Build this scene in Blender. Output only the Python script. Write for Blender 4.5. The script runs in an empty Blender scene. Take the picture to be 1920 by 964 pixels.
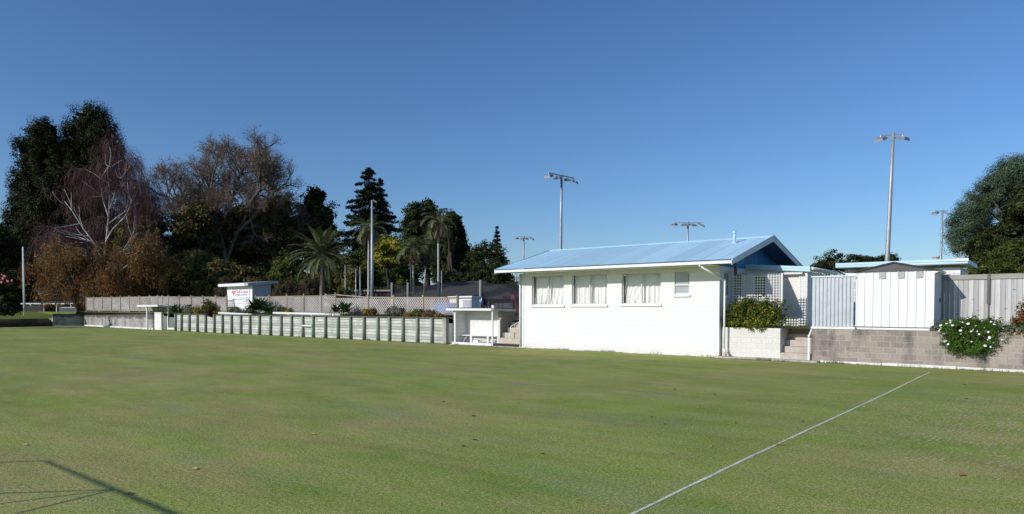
import bpy, math, numpy as np
from mathutils import Vector
RNG=np.random.default_rng(11)
sc=bpy.context.scene
COL=sc.collection
rad=math.radians
# ------------------------------------------------------------------ camera
H_EYE=2.0; DIST=26.0; FPX=1280.0; PITCH=rad(-1.6); YAW=rad(39.2); HOR=575.0
CX=960.0; CY=HOR-FPX*math.tan(PITCH)
cam=bpy.data.cameras.new('camera'); cam.sensor_width=36; cam.lens=FPX/1920*36
cam.shift_y=(CY-482)/1920; cam.clip_start=.1; cam.clip_end=6000
co=bpy.data.objects.new('camera',cam); COL.objects.link(co)
co.location=(0,-DIST,H_EYE); co.rotation_euler=(rad(90)+PITCH,0,YAW); sc.camera=co
_r=np.array([math.cos(YAW),math.sin(YAW),0]); _f0=np.array([-math.sin(YAW),math.cos(YAW),0]); _z=np.array([0,0,1.])
_f=math.cos(PITCH)*_f0+math.sin(PITCH)*_z; _u=math.cos(PITCH)*_z-math.sin(PITCH)*_f0
_C=np.array([0,-DIST,H_EYE])
# the survey: turn a sight line into a point on a known plane or at a known distance
def ray(px,py): return _f+_r*((px-CX)/FPX)-_u*((py-CY)/FPX)
def onY(px,py,Y): d=ray(px,py); return _C+d*((Y-_C[1])/d[1])
def onX(px,py,X): d=ray(px,py); return _C+d*((X-_C[0])/d[0])
def onZ(px,py,Z=0): d=ray(px,py); return _C+d*((Z-_C[2])/d[2])
def at(px,py,dep): d=ray(px,py); return _C+d*dep
# ------------------------------------------------------------------ world and sun
TPHI,KEL=.34,.51
sd=Vector((-TPHI,-1,KEL)).normalized()
elev=math.asin(sd.z); az=math.atan2(sd.x,sd.y)
w=bpy.data.worlds.new('World'); sc.world=w; w.use_nodes=True
nt=w.node_tree; bg=nt.nodes['Background']
sky=nt.nodes.new('ShaderNodeTexSky'); sky.sky_type='NISHITA'; sky.sun_disc=False
sky.sun_elevation=elev; sky.sun_rotation=az%(2*math.pi)
sky.air_density=1.0; sky.dust_density=.55; sky.ozone_density=6.6; sky.altitude=0
hs=nt.nodes.new('ShaderNodeHueSaturation'); hs.inputs['Saturation'].default_value=1.05; hs.inputs['Hue'].default_value=.503; nt.links.new(sky.outputs[0],hs.inputs['Color']); nt.links.new(hs.outputs[0],bg.inputs[0]); bg.inputs[1].default_value=.118
sl=bpy.data.lights.new('sun','SUN'); sl.energy=3.65; sl.angle=rad(.53); sl.color=(1,.96,.91)
so=bpy.data.objects.new('sun',sl); COL.objects.link(so); so.location=(0,-60,60)
so.rotation_euler=sd.to_track_quat('Z','Y').to_euler()
vs=sc.view_settings; vs.view_transform='Standard'; vs.look='None'; vs.exposure=0.0; vs.gamma=1
sc.render.engine='CYCLES'
sc.cycles.max_bounces=8; sc.cycles.transparent_max_bounces=24; sc.cycles.use_adaptive_sampling=True
# ------------------------------------------------------------------ objects
ORG={}
def tag(o,label=None,cat=None,group=None,kind=None):
    if label: o['label']=label
    if cat: o['category']=cat
    if group: o['group']=group
    if kind: o['kind']=kind
    return o
def thing(name,label,cat,loc=(0,0,0),group=None):
    o=bpy.data.objects.new(name,None); COL.objects.link(o); o.location=loc; o.empty_display_size=.2
    ORG[o.name]=np.array(loc,float)
    return tag(o,label,cat,group)
def link(name,me,mat,parent=None,loc=None):
    o=bpy.data.objects.new(name,me); COL.objects.link(o)
    if mat:
        for m in (mat if isinstance(mat,(list,tuple)) else [mat]): me.materials.append(m)
    if parent is not None:
        o.parent=parent; ORG[o.name]=ORG[parent.name]
    else:
        o.location=loc if loc is not None else (0,0,0); ORG[o.name]=np.array(o.location,float)
    return o
def from_np(name,V,Fc,mat,parent=None,loc=(0,0,0),smooth=False,mi=None):
    V=np.asarray(V,np.float32)
    org=ORG[parent.name] if parent is not None else np.array(loc,float)
    V=V-org.astype(np.float32)
    me=bpy.data.meshes.new(name)
    Fc=np.asarray(Fc,np.int32); n,k=Fc.shape
    me.vertices.add(len(V)); me.vertices.foreach_set('co',V.ravel())
    me.loops.add(n*k); me.loops.foreach_set('vertex_index',Fc.ravel())
    me.polygons.add(n); me.polygons.foreach_set('loop_start',np.arange(0,n*k,k,dtype=np.int32))
    if smooth: me.polygons.foreach_set('use_smooth',np.ones(n,bool))
    me.update(calc_edges=True)
    return link(name,me,mat,parent,None if parent is not None else loc)
class MB:
    def __init__(s): s.v=[]; s.f=[]; s.sm=[]
    def add(s,V,Fs,smooth=False):
        b=len(s.v); s.v+= [tuple(map(float,p)) for p in V]
        for f in Fs: s.f.append(tuple(b+i for i in f)); s.sm.append(smooth)
        return s
    def quad(s,*p): return s.add(p,[tuple(range(len(p)))])
    def box(s,x0,x1,y0,y1,z0,z1):
        V=[(x,y,z) for z in (z0,z1) for y in (y0,y1) for x in (x0,x1)]
        return s.add(V,[(0,2,3,1),(4,5,7,6),(0,1,5,4),(2,6,7,3),(0,4,6,2),(1,3,7,5)])
    def bar(s,a,b,w,h,up=(0,0,1)):
        a=np.array(a,float); b=np.array(b,float); d=b-a; d/=np.linalg.norm(d)
        up=np.array(up,float); x=np.cross(d,up)
        if np.linalg.norm(x)<1e-4: x=np.cross(d,(1,0,0))
        x/=np.linalg.norm(x); y=np.cross(x,d); V=[]
        for p in (a,b):
            for i,j in ((-1,-1),(1,-1),(1,1),(-1,1)): V.append(p+x*i*w/2+y*j*h/2)
        return s.add(V,[(0,3,2,1),(4,5,6,7),(0,1,5,4),(1,2,6,5),(2,3,7,6),(3,0,4,7)])
    def tube(s,pts,radii,n=8,cap=True):
        V,Fc=tube_np(np.array(pts,float),radii,n)
        b=len(s.v); s.add(V,Fc.tolist(),True)
        if cap:
            m=len(V); s.f.append(tuple(b+i for i in range(n))[::-1]); s.sm.append(False)
            s.f.append(tuple(b+m-n+i for i in range(n))); s.sm.append(False)
        return s
    def prism(s,poly,axis,a,b):
        n=len(poly); V=[]
        for t in (a,b):
            for p in poly:
                V.append((t,p[0],p[1]) if axis=='x' else (p[0],t,p[1]) if axis=='y' else (p[0],p[1],t))
        return s.add(V,[tuple(range(n))[::-1],tuple(range(n,2*n))]+[(i,(i+1)%n,n+(i+1)%n,n+i) for i in range(n)])
    def build(s,name,mat,parent=None,loc=(0,0,0),bevel=0,label=None):
        org=ORG[parent.name] if parent is not None else np.array(loc,float)
        me=bpy.data.meshes.new(name)
        me.from_pydata([tuple(np.array(p)-org) for p in s.v],[],s.f)
        me.polygons.foreach_set('use_smooth',s.sm); me.update()
        import bmesh
        bm=bmesh.new(); bm.from_mesh(me); bmesh.ops.recalc_face_normals(bm,faces=bm.faces); bm.to_mesh(me); bm.free()
        o=link(name,me,mat,parent,None if parent is not None else loc)
        if bevel:
            m=o.modifiers.new('bevel','BEVEL'); m.width=bevel; m.segments=2; m.limit_method='ANGLE'
        if label: o['label']=label
        return o
def tube_np(P,radii,n):
    m=len(P); radii=np.broadcast_to(np.asarray(radii,float),(m,))
    T=np.gradient(P,axis=0); T/=np.linalg.norm(T,axis=1)[:,None]+1e-12
    ref=np.array([0,0,1.]) if abs(T[0,2])<.9 else np.array([1.,0,0])
    X=np.cross(T,ref); X/=np.linalg.norm(X,axis=1)[:,None]+1e-12; Y=np.cross(T,X)
    a=np.arange(n)*2*math.pi/n
    V=(P[:,None]+radii[:,None,None]*(X[:,None]*np.cos(a)[None,:,None]+Y[:,None]*np.sin(a)[None,:,None])).reshape(-1,3)
    i=np.arange(m-1)[:,None]*n; j=np.arange(n)[None]; j2=(j+1)%n
    Fc=np.stack([i+j,i+j2,i+n+j2,i+n+j],-1).reshape(-1,4)
    return V,Fc
def tubes(polys,nside=lambda r:5 if r>.06 else 3):
    Vs=[];Fs=[];b=0
    for P,r0,r1 in polys:
        P=np.asarray(P); V,Fc=tube_np(P,np.linspace(r0,r1,len(P)),nside(r0)); Vs.append(V); Fs.append(Fc+b); b+=len(V)
    return np.concatenate(Vs),np.concatenate(Fs)
def copy_tree(o,parent=None):
    c=o.copy(); COL.objects.link(c); ORG[c.name]=ORG[o.name]
    if parent is not None: c.parent=parent
    for ch in o.children: copy_tree(ch,c)
    return c
# ------------------------------------------------------------------ materials
class NT:
    def __init__(s,name):
        s.m=bpy.data.materials.new(name); s.m.use_nodes=True; s.t=s.m.node_tree; s.t.nodes.clear()
        s.out=s.n('ShaderNodeOutputMaterial')
    def n(s,typ,ins=None,**props):
        nd=s.t.nodes.new(typ)
        for k,v in props.items(): setattr(nd,k,v)
        for k,v in (ins or {}).items(): s.set(nd,k,v)
        return nd
    def set(s,nd,k,v):
        if isinstance(v,bpy.types.Node): v=v.outputs[0]
        if isinstance(v,bpy.types.NodeSocket): s.t.links.new(v,nd.inputs[k])
        else:
            if isinstance(v,(tuple,list)) and len(v)==3 and nd.inputs[k].type=='RGBA': v=(*v,1)
            nd.inputs[k].default_value=v
    def co(s): return s.n('ShaderNodeTexCoord').outputs['Object']
    def noise(s,scale,detail=4,vec=None,rough=.55,dist=0):
        return s.n('ShaderNodeTexNoise',{'Vector':vec if vec is not None else s.co(),'Scale':scale,'Detail':detail,'Roughness':rough,'Distortion':dist}).outputs['Fac']
    def mp(s,vec,scale=(1,1,1),loc=(0,0,0),rot=(0,0,0)):
        return s.n('ShaderNodeMapping',{'Vector':vec,'Scale':scale,'Location':loc,'Rotation':rot}).outputs[0]
    def ramp(s,fac,stops,mode='LINEAR'):
        nd=s.n('ShaderNodeValToRGB',{'Fac':fac}); cr=nd.color_ramp; cr.interpolation=mode
        while len(cr.elements)<len(stops): cr.elements.new(.5)
        for e,(p,c) in zip(cr.elements,stops):
            e.position=p; e.color=(c,c,c,1) if isinstance(c,(int,float)) else (*c,1)
        return nd.outputs[0]
    def mix(s,fac,a,b,mode='MIX'):
        nd=s.n('ShaderNodeMix',data_type='RGBA',blend_type=mode)
        for i,v in ((0,fac),(6,a),(7,b)):
            if isinstance(v,bpy.types.NodeSocket): s.t.links.new(v,nd.inputs[i])
            else: nd.inputs[i].default_value=(*v,1) if isinstance(v,(tuple,list)) and len(v)==3 else v
        return nd.outputs[2]
    def math(s,op,a,b=0.0,c=0.0,clamp=False):
        nd=s.n('ShaderNodeMath',operation=op,use_clamp=clamp)
        for i,v in enumerate((a,b,c)):
            if isinstance(v,bpy.types.NodeSocket): s.t.links.new(v,nd.inputs[i])
            else: nd.inputs[i].default_value=v
        return nd.outputs[0]
    def bump(s,h,strength=.3,dist=.02,normal=None):
        nd=s.n('ShaderNodeBump',{'Height':h,'Strength':strength,'Distance':dist})
        if normal is not None: s.set(nd,'Normal',normal)
        return nd.outputs[0]
    def bsdf(s,col,rough=.6,metal=0,normal=None,spec=.5,**kw):
        p=s.n('ShaderNodeBsdfPrincipled',{'Base Color':col,'Roughness':rough,'Metallic':metal,'Specular IOR Level':spec})
        if normal is not None: s.set(p,'Normal',normal)
        for k,v in kw.items(): s.set(p,k,v)
        return p.outputs[0]
    def done(s,sh): s.t.links.new(sh,s.out.inputs['Surface']); return s.m
def sc3(c,k): return tuple(x*k for x in c)
def paint(name,col,rough=.5,var=.12,scale=2.5,bump=.05,spec=.4,metal=0,dirt=None,dirt_amt=.5):
    t=NT(name); a=t.noise(scale,6); c=t.mix(t.ramp(a,[(.3,0),(.7,1)]),sc3(col,1-var),tuple(min(x*(1+var*.5),.9) for x in col))
    if dirt:
        d=t.noise(.9,7,t.mp(t.co(),(1,1,.35)),.7); c=t.mix(t.math('MULTIPLY',t.ramp(d,[(.5,0),(.72,1)]),dirt_amt),c,dirt)
    return t.done(t.bsdf(c,rough,metal,t.bump(t.noise(scale*14,3),bump,.01),spec))
def uv_block(t):
    s=t.n('ShaderNodeSeparateXYZ',{'Vector':t.co()})
    return t.n('ShaderNodeCombineXYZ',{'X':t.math('ADD',s.outputs[0],s.outputs[1]),'Y':s.outputs[2],'Z':0.0}).outputs[0],s
def block(name,c1,c2,mortar,msize=.012,w=.4,h=.2,stain=None,stain_lo=.45,stain_hi=.75,bump=.5,base_tint=None,rough=.85,white_wash=None,topdark=None,wash_lo=.56):
    t=NT(name); uv,s=uv_block(t)
    b=t.n('ShaderNodeTexBrick',{'Vector':uv,'Color1':c1,'Color2':c2,'Mortar':mortar,'Scale':1.0,'Mortar Size':msize,'Mortar Smooth':.3,'Bias':0.0,'Brick Width':w,'Row Height':h},offset=.5)
    c=b.outputs['Color']; 
    fine=t.noise(35,5); c=t.mix(.55,c,t.mix(1.0,c,t.ramp(fine,[(.25,.55),(.75,1.25)]),'MULTIPLY'))
    if stain:
        st=t.noise(1.1,7,t.mp(uv,(1,.3,1)),.65); c=t.mix(t.ramp(st,[(stain_lo,0),(stain_hi,.85)]),c,stain)
    if white_wash:
        st=t.noise(2.2,8,t.mp(uv,(.6,3.2,1),(7,3,0)),.7); c=t.mix(t.ramp(st,[(wash_lo,0),(wash_lo+.1,.8)]),c,white_wash)
    if topdark:
        zz=t.math('ADD',s.outputs[2],t.math('MULTIPLY',t.math('SUBTRACT',t.noise(1.3,5,uv),.5),.9))
        c=t.mix(t.ramp(zz,[(topdark[1],0),(topdark[2],.8)]),c,topdark[0])
    if base_tint:
        zz=t.math('ADD',s.outputs[2],t.math('MULTIPLY',t.noise(1.6,5,uv),.25)); c=t.mix(t.ramp(zz,[(base_tint[1],.75),(base_tint[2],0)]),c,base_tint[0])
    hgt=t.math('SUBTRACT',t.math('MULTIPLY',fine,.25),b.outputs['Fac'])
    return t.done(t.bsdf(c,rough,0,t.bump(hgt,bump,.012),.25))
def wood(name,c1,c2,axis='z',plank=.15,plank_axis='x',dark=(.02,.02,.018),rough=.85,stain=None,gap=.04,knots=False,stain_lo=.5):
    t=NT(name); s=t.n('ShaderNodeSeparateXYZ',{'Vector':t.co()}); ax={'x':0,'y':1,'z':2}
    sc_=[26,26,26]; sc_[ax[axis]]=1.2
    g=t.noise(1,6,t.mp(t.co(),tuple(sc_)),.65,.4)
    pa=t.math('DIVIDE',s.outputs[ax[plank_axis]],plank); fl=t.math('FLOOR',pa)
    wn=t.n('ShaderNodeTexWhiteNoise',{'W':fl},noise_dimensions='1D').outputs['Value']
    c=t.mix(t.ramp(g,[(.3,0),(.7,1)]),c1,c2)
    c=t.mix(1.0,c,t.ramp(wn,[(0,.72),(1,1.15)]),'MULTIPLY')
    if stain:
        st=t.noise(1.5,7,t.co(),.7); c=t.mix(t.ramp(st,[(stain_lo,0),(stain_lo+.22,.8)]),c,stain)
    if knots:
        v=t.n('ShaderNodeTexVoronoi',{'Vector':t.mp(t.co(),(1.6,1.6,5)),'Scale':1.0}).outputs['Distance']
        c=t.mix(t.ramp(v,[(.06,.8),(.1,0)]),c,(.09,.06,.035))
    h=g
    if gap:
        fr=t.math('FRACT',pa); e=t.math('MINIMUM',fr,t.math('SUBTRACT',1.0,fr)); gp=t.ramp(e,[(gap*.4,1),(gap,0)])
        c=t.mix(gp,c,dark); h=t.math('SUBTRACT',g,t.math('MULTIPLY',gp,3))
    return t.done(t.bsdf(c,rough,0,t.bump(h,.35,.01),.2))
def leafmat(name,cols,noise_cols=None,trans=.18,rough=.7,spec=.04,nscale=.35,con=(.72,1.25)):
    t=NT(name); ge=t.n('ShaderNodeNewGeometry'); r=ge.outputs['Random Per Island']
    n=len(cols); c=t.ramp(r,[(i/max(n-1,1),cc) for i,cc in enumerate(cols)])
    nz=t.noise(nscale,3); k=t.ramp(nz,[(.35,con[0]),(.65,con[1])]); c=t.mix(1.0,c,k,'MULTIPLY')
    if noise_cols is not None:
        n2=t.noise(nscale*2.3,3,t.mp(t.co(),loc=(5,9,2))); c=t.mix(t.ramp(n2,[(.5,0),(.68,.8)]),c,noise_cols)
    a=t.bsdf(c,rough,0,None,spec)
    b=t.n('ShaderNodeBsdfTranslucent',{'Color':t.mix(1.0,c,(1.1,1.15,.6),'MULTIPLY')}).outputs[0]
    m=t.n('ShaderNodeMixShader',{0:trans,1:a,2:b}); return t.done(m.outputs[0])
def bark(name,c1,c2,scale=3,vert=6):
    t=NT(name); g=t.noise(scale,6,t.mp(t.co(),(1,1,1/vert)),.65); g2=t.noise(scale*.6,4)
    c=t.mix(t.ramp(g,[(.35,0),(.65,1)]),c1,c2); return t.done(t.bsdf(c,.85,0,t.bump(g,.5,.05),.2))
M={}
M['wall_white']=block('painted_block',(.83,.83,.82),(.81,.81,.80),(.72,.72,.71),.008,bump=.3,rough=.6,base_tint=((.64,.56,.44),.03,.45),stain=(.76,.745,.70),stain_lo=.56,stain_hi=.95)
M['planter_white']=block('planter_block',(.74,.72,.66),(.70,.68,.62),(.62,.60,.55),.008,bump=.35,rough=.7,stain=(.52,.49,.42),stain_lo=.56,stain_hi=.9,base_tint=((.60,.52,.42),.02,.3))
M['grey_block']=block('grey_block',(.41,.35,.295),(.275,.236,.20),(.43,.40,.365),.011,stain=(.085,.08,.076),stain_lo=.51,stain_hi=.66,base_tint=((.42,.32,.22),.02,.34),white_wash=(.50,.47,.43),wash_lo=.60,topdark=((.15,.135,.115),1.0,1.35))
M['left_block']=block('left_block',(.44,.42,.39),(.34,.32,.30),(.44,.42,.40),.014,stain=(.10,.095,.09),stain_lo=.44,stain_hi=.66,white_wash=(.66,.64,.61),wash_lo=.56,topdark=((.06,.056,.052),.85,1.3))
M['dug_block']=block('dugout_block',(.30,.27,.23),(.24,.22,.19),(.36,.33,.29),.012)
M['white']=paint('white_paint',(.82,.82,.80),.45,.05)
M['white_worn']=paint('worn_white_paint',(.80,.79,.75),.6,.1,4,.15,dirt=(.38,.34,.28),dirt_amt=.6)
M['frame']=paint('window_frame_paint',(.62,.62,.61),.4,.08)
M['joinery']=paint('white_joinery',(.78,.78,.76),.45,.06)
M['roof_blue']=paint('pale_blue_roof',(.50,.735,.90),.42,.08,1.2,.05,.5,dirt=(.42,.66,.84),dirt_amt=.7)
def _roof():
    t=NT('corrugated_blue_roof'); p=t.co(); s=t.n('ShaderNodeSeparateXYZ',{'Vector':p}); pa=t.math('DIVIDE',s.outputs[0],.76); wn=t.n('ShaderNodeTexWhiteNoise',{'W':t.math('FLOOR',pa)},noise_dimensions='1D').outputs['Value']
    c=t.mix(t.noise(.9,6,t.mp(p,(3,.4,1)),.65),(.47,.725,.86),(.57,.81,.92)); c=t.mix(1.0,c,t.ramp(wn,[(0,.90),(1,1.04)]),'MULTIPLY')
    fr=t.math('FRACT',pa); c=t.mix(t.ramp(fr,[(.03,.45),(.06,0)]),c,(.26,.46,.60)); c2=t.math('FRACT',t.math('DIVIDE',s.outputs[0],.085)); c=t.mix(t.ramp(c2,[(.35,0),(.5,.22),(.65,0)]),c,(.30,.50,.64))
    return t.done(t.bsdf(c,.5,0,t.bump(t.noise(30,3),.05,.01),.2))
M['roof_blue']=_roof()
M['fascia_blue']=paint('pale_blue_fascia',(.52,.735,.85),.45,.05)
M['gable_blue']=wood('blue_boards',(.03,.24,.47),(.04,.29,.54),'z',.2,'y',(.015,.09,.18),.5,gap=.03)
M['blue_soffit']=paint('blue_soffit',(.075,.16,.24),.55,.05)
M['barge']=paint('grey_barge',(.66,.67,.68),.5,.1,3,.05,dirt=(.42,.40,.38))
M['vent_pipe']=paint('pale_blue_pipe',(.45,.66,.78),.4)
M['curtain']=paint('curtain_cloth',(.84,.83,.81),.9,.06,6,.1)
M['frost']=paint('frosted_glass',(.36,.39,.41),.25,.06,9,.1,.6)
M['dark_glass']=paint('dark_glass',(.015,.018,.022),.06,.2,2,0,.8)
M['door']=paint('cream_door',(.80,.76,.66),.5,.05)
M['trellis']=paint('trellis_paint',(.76,.74,.69),.6,.12,5)
M['dark_post']=wood('dark_post',(.16,.15,.14),(.24,.23,.21),'z',1,'x',gap=0)
M['zinc']=paint('zincalume',(.44,.475,.50),.45,.12,3,.05,.5,.35)
M['shed_white']=paint('shed_white',(.83,.83,.83),.4,.04,1.5)
M['shed_roof']=paint('shed_roof_grey',(.085,.08,.085),.55,.1)
M['vent_plate']=paint('vent_plate',(.42,.42,.43),.5,.25,40)
M['fence_wood']=wood('weathered_paling',(.50,.485,.47),(.66,.645,.63),'z',.15,'x',(.12,.11,.10),knots=True,gap=.05)
M['rail_wood']=wood('weathered_rail',(.38,.37,.33),(.52,.50,.45),'x',3,'x',gap=0,stain=(.20,.20,.13))
M['timber']=wood('retaining_boards',(.44,.45,.41),(.66,.665,.62),'x',.172,'z',(.13,.13,.11),gap=.08,stain=(.30,.33,.26),knots=True,stain_lo=.46)
M['green_post']=wood('green_treated_post',(.21,.26,.21),(.33,.37,.30),'z',5,'x',gap=0,stain=(.30,.26,.19))
M['cap_wood']=wood('cap_rail',(.12,.11,.085),(.22,.20,.16),'x',9,'x',gap=0)
M['lattice']=paint('lattice_paint',(.74,.67,.62),.7,.2,1.2,.1,dirt=(.46,.36,.29),dirt_amt=.6)
M['lat_post']=wood('lattice_post',(.28,.235,.17),(.40,.34,.25),'z',5,'x',gap=0,stain=(.22,.22,.15))
M['concrete']=paint('step_concrete',(.52,.455,.385),.85,.2,4,.3,.2,dirt=(.26,.23,.20))
M['apron']=paint('apron_concrete',(.50,.47,.43),.85,.2,5,.3,.2,dirt=(.62,.60,.57))
M['black']=paint('black_paint',(.02,.02,.02),.6,.1)
M['galv']=paint('galvanised_steel',(.40,.42,.44),.5,.12,3,.03,.5,.4)
M['lamp']=paint('lamp_housing',(.20,.21,.22),.5,.1)
M['lampglass']=paint('lamp_glass',(.42,.40,.36),.2,.1)
M['sign_white']=paint('sign_white',(.82,.83,.86),.4,.02)
M['sign_blue']=paint('sign_blue_ink',(.10,.11,.24),.5,.02)
M['sign_red']=paint('sign_red_ink',(.62,.035,.03),.5,.02)
M['sign_grey']=paint('sign_grey_ink',(.30,.29,.29),.5,.02)
M['shade_and_roof_grey']=paint('shade_and_roof_grey_paint',(.44,.44,.44),.6,.08)  # on the sign hut this grey puts side shade into white walls
M['roof_grey']=paint('grey_sheet_roof',(.34,.37,.42),.5,.1)
M['pav_roof']=paint('dark_tile_roof',(.095,.090,.085),.85,.15,1.2,.3,.15)
M['pav_wall']=paint('dark_brick',(.09,.055,.05),.85,.2,2)
M['red']=paint('red_paint',(.42,.10,.08),.6,.1)
M['red_sign']=paint('red_banner',(.30,.04,.04),.6,.1)
M['blue_sign']=paint('blue_sign',(.02,.10,.32),.5,.05)
M['tarp']=paint('blue_tarp',(.012,.20,.66),.5,.15)
M['bank']=paint('bank_earth',(.060,.048,.030),.95,.4,3,.6,.1)
M['slate']=paint('slate_blue_panel',(.10,.115,.15),.6,.15)
M['weather']=wood('weatherboard',(.70,.70,.69),(.76,.76,.75),'x',.15,'z',(.35,.35,.35),.55,gap=.06)
M['bark']=bark('bark_grey',(.10,.085,.07),(.20,.175,.15))
M['bark_dark']=bark('bark_dark',(.03,.025,.02),(.07,.058,.048))
M['bark_pale']=bark('bark_pale',(.50,.47,.44),(.80,.78,.75),2)
M['palm_bark']=bark('palm_bark',(.11,.095,.08),(.22,.195,.165),6,.4)
M['queen_bark']=bark('queen_bark',(.40,.37,.33),(.56,.53,.48),4,.3)
M['twig_purple']=leafmat('twig_purple',[(.075,.036,.038),(.13,.068,.070),(.20,.115,.115)],trans=0,spec=.1)
M['twig_grey']=leafmat('twig_grey',[(.13,.085,.06),(.22,.15,.11),(.32,.23,.17)],trans=0,spec=.1)
M['lf_cypress']=leafmat('leaf_cypress',[(.009,.012,.005),(.022,.027,.011),(.065,.070,.027)],trans=.08,con=(.45,1.8),nscale=.55)  # strong tone contrast imitates sunlit and dark clumps in the leaf colour
M['lf_dark']=leafmat('leaf_dark',[(.012,.019,.007),(.030,.041,.014),(.075,.088,.030)],trans=.1)
M['lf_mid']=leafmat('leaf_mid',[(.032,.050,.012),(.065,.090,.022),(.12,.14,.036)],(.13,.13,.03))
M['lf_olive']=leafmat('leaf_olive',[(.06,.068,.02),(.115,.118,.036),(.18,.172,.06)],(.17,.145,.045))
M['lf_bo']=leafmat('leaf_brown_olive',[(.045,.044,.016),(.10,.09,.032),(.19,.16,.065)],(.16,.115,.05))
M['lf_yellow']=leafmat('leaf_yellow',[(.16,.16,.02),(.28,.26,.03),(.40,.35,.045)],(.13,.15,.02))
M['lf_brown']=leafmat('leaf_brown',[(.11,.055,.018),(.25,.135,.04),(.42,.25,.08)],(.15,.075,.035),trans=.25)
M['lf_rust']=leafmat('leaf_rust',[(.075,.052,.025),(.15,.10,.045),(.23,.16,.075)],(.075,.08,.03))
M['lf_hedge']=leafmat('leaf_hedge',[(.055,.038,.03),(.10,.075,.05),(.15,.115,.08)],(.06,.062,.025),nscale=.8)
M['lf_blue']=leafmat('leaf_bluegreen',[(.045,.075,.042),(.08,.118,.066),(.14,.185,.11)],(.07,.095,.045),trans=.1)
M['lf_pine']=leafmat('leaf_pine',[(.011,.016,.008),(.028,.034,.016),(.065,.070,.034)],trans=.08)
M['lf_shrub']=leafmat('leaf_shrub',[(.022,.050,.010),(.055,.090,.014),(.10,.13,.02),(.36,.31,.03)],trans=.2,nscale=1.2)
M['lf_daisy']=leafmat('leaf_daisy',[(.045,.10,.016),(.075,.145,.022),(.12,.20,.035)],trans=.25,nscale=1.5)
M['lf_red']=leafmat('leaf_redtip',[(.05,.075,.02),(.09,.10,.025),(.26,.085,.035),(.34,.12,.05)],trans=.2,nscale=2)
M['lf_strap']=leafmat('leaf_strap',[(.02,.055,.016),(.045,.095,.028),(.08,.14,.05)],trans=.15,nscale=2)
M['lf_grey']=leafmat('leaf_greygreen',[(.09,.105,.07),(.16,.175,.12),(.24,.25,.19)],(.14,.12,.07),nscale=2)
M['lf_gold']=leafmat('leaf_gold',[(.16,.11,.02),(.30,.21,.03),(.40,.30,.05)],(.13,.13,.03),nscale=2)
M['lf_purple']=leafmat('leaf_purple',[(.03,.014,.014),(.055,.025,.022)],trans=.1)
M['palm_leaf']=leafmat('palm_leaf',[(.07,.095,.032),(.12,.14,.055),(.20,.205,.095)],trans=.15,spec=.4)
M['palm_dead']=leafmat('palm_dead',[(.16,.115,.07),(.24,.18,.12),(.30,.24,.17)],trans=.1)
M['petal']=paint('white_petal',(.82,.82,.82),.6,.03)
M['petal_orange']=paint('orange_petal',(.75,.25,.02),.6,.05)
M['petal_pink']=paint('pink_petal',(.55,.12,.16),.6,.05)
def _glass():
    t=NT('window_glass'); lw=t.n('ShaderNodeLayerWeight',{'Blend':.25}).outputs['Fresnel']
    tr=t.n('ShaderNodeBsdfTransparent',{'Color':(.92,.94,.94)}); gl=t.n('ShaderNodeBsdfGlossy',{'Color':(1,1,1),'Roughness':.02})
    return t.done(t.n('ShaderNodeMixShader',{0:t.math('MULTIPLY',lw,.7,clamp=True),1:tr,2:gl}).outputs[0])
M['glass']=_glass()
def _net():
    t=NT('black_netting'); tr=t.n('ShaderNodeBsdfTransparent'); d=t.n('ShaderNodeBsdfDiffuse',{'Color':(.035,.036,.040)})
    return t.done(t.n('ShaderNodeMixShader',{0:.55,1:tr,2:d}).outputs[0])
M['net']=_net()
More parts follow.
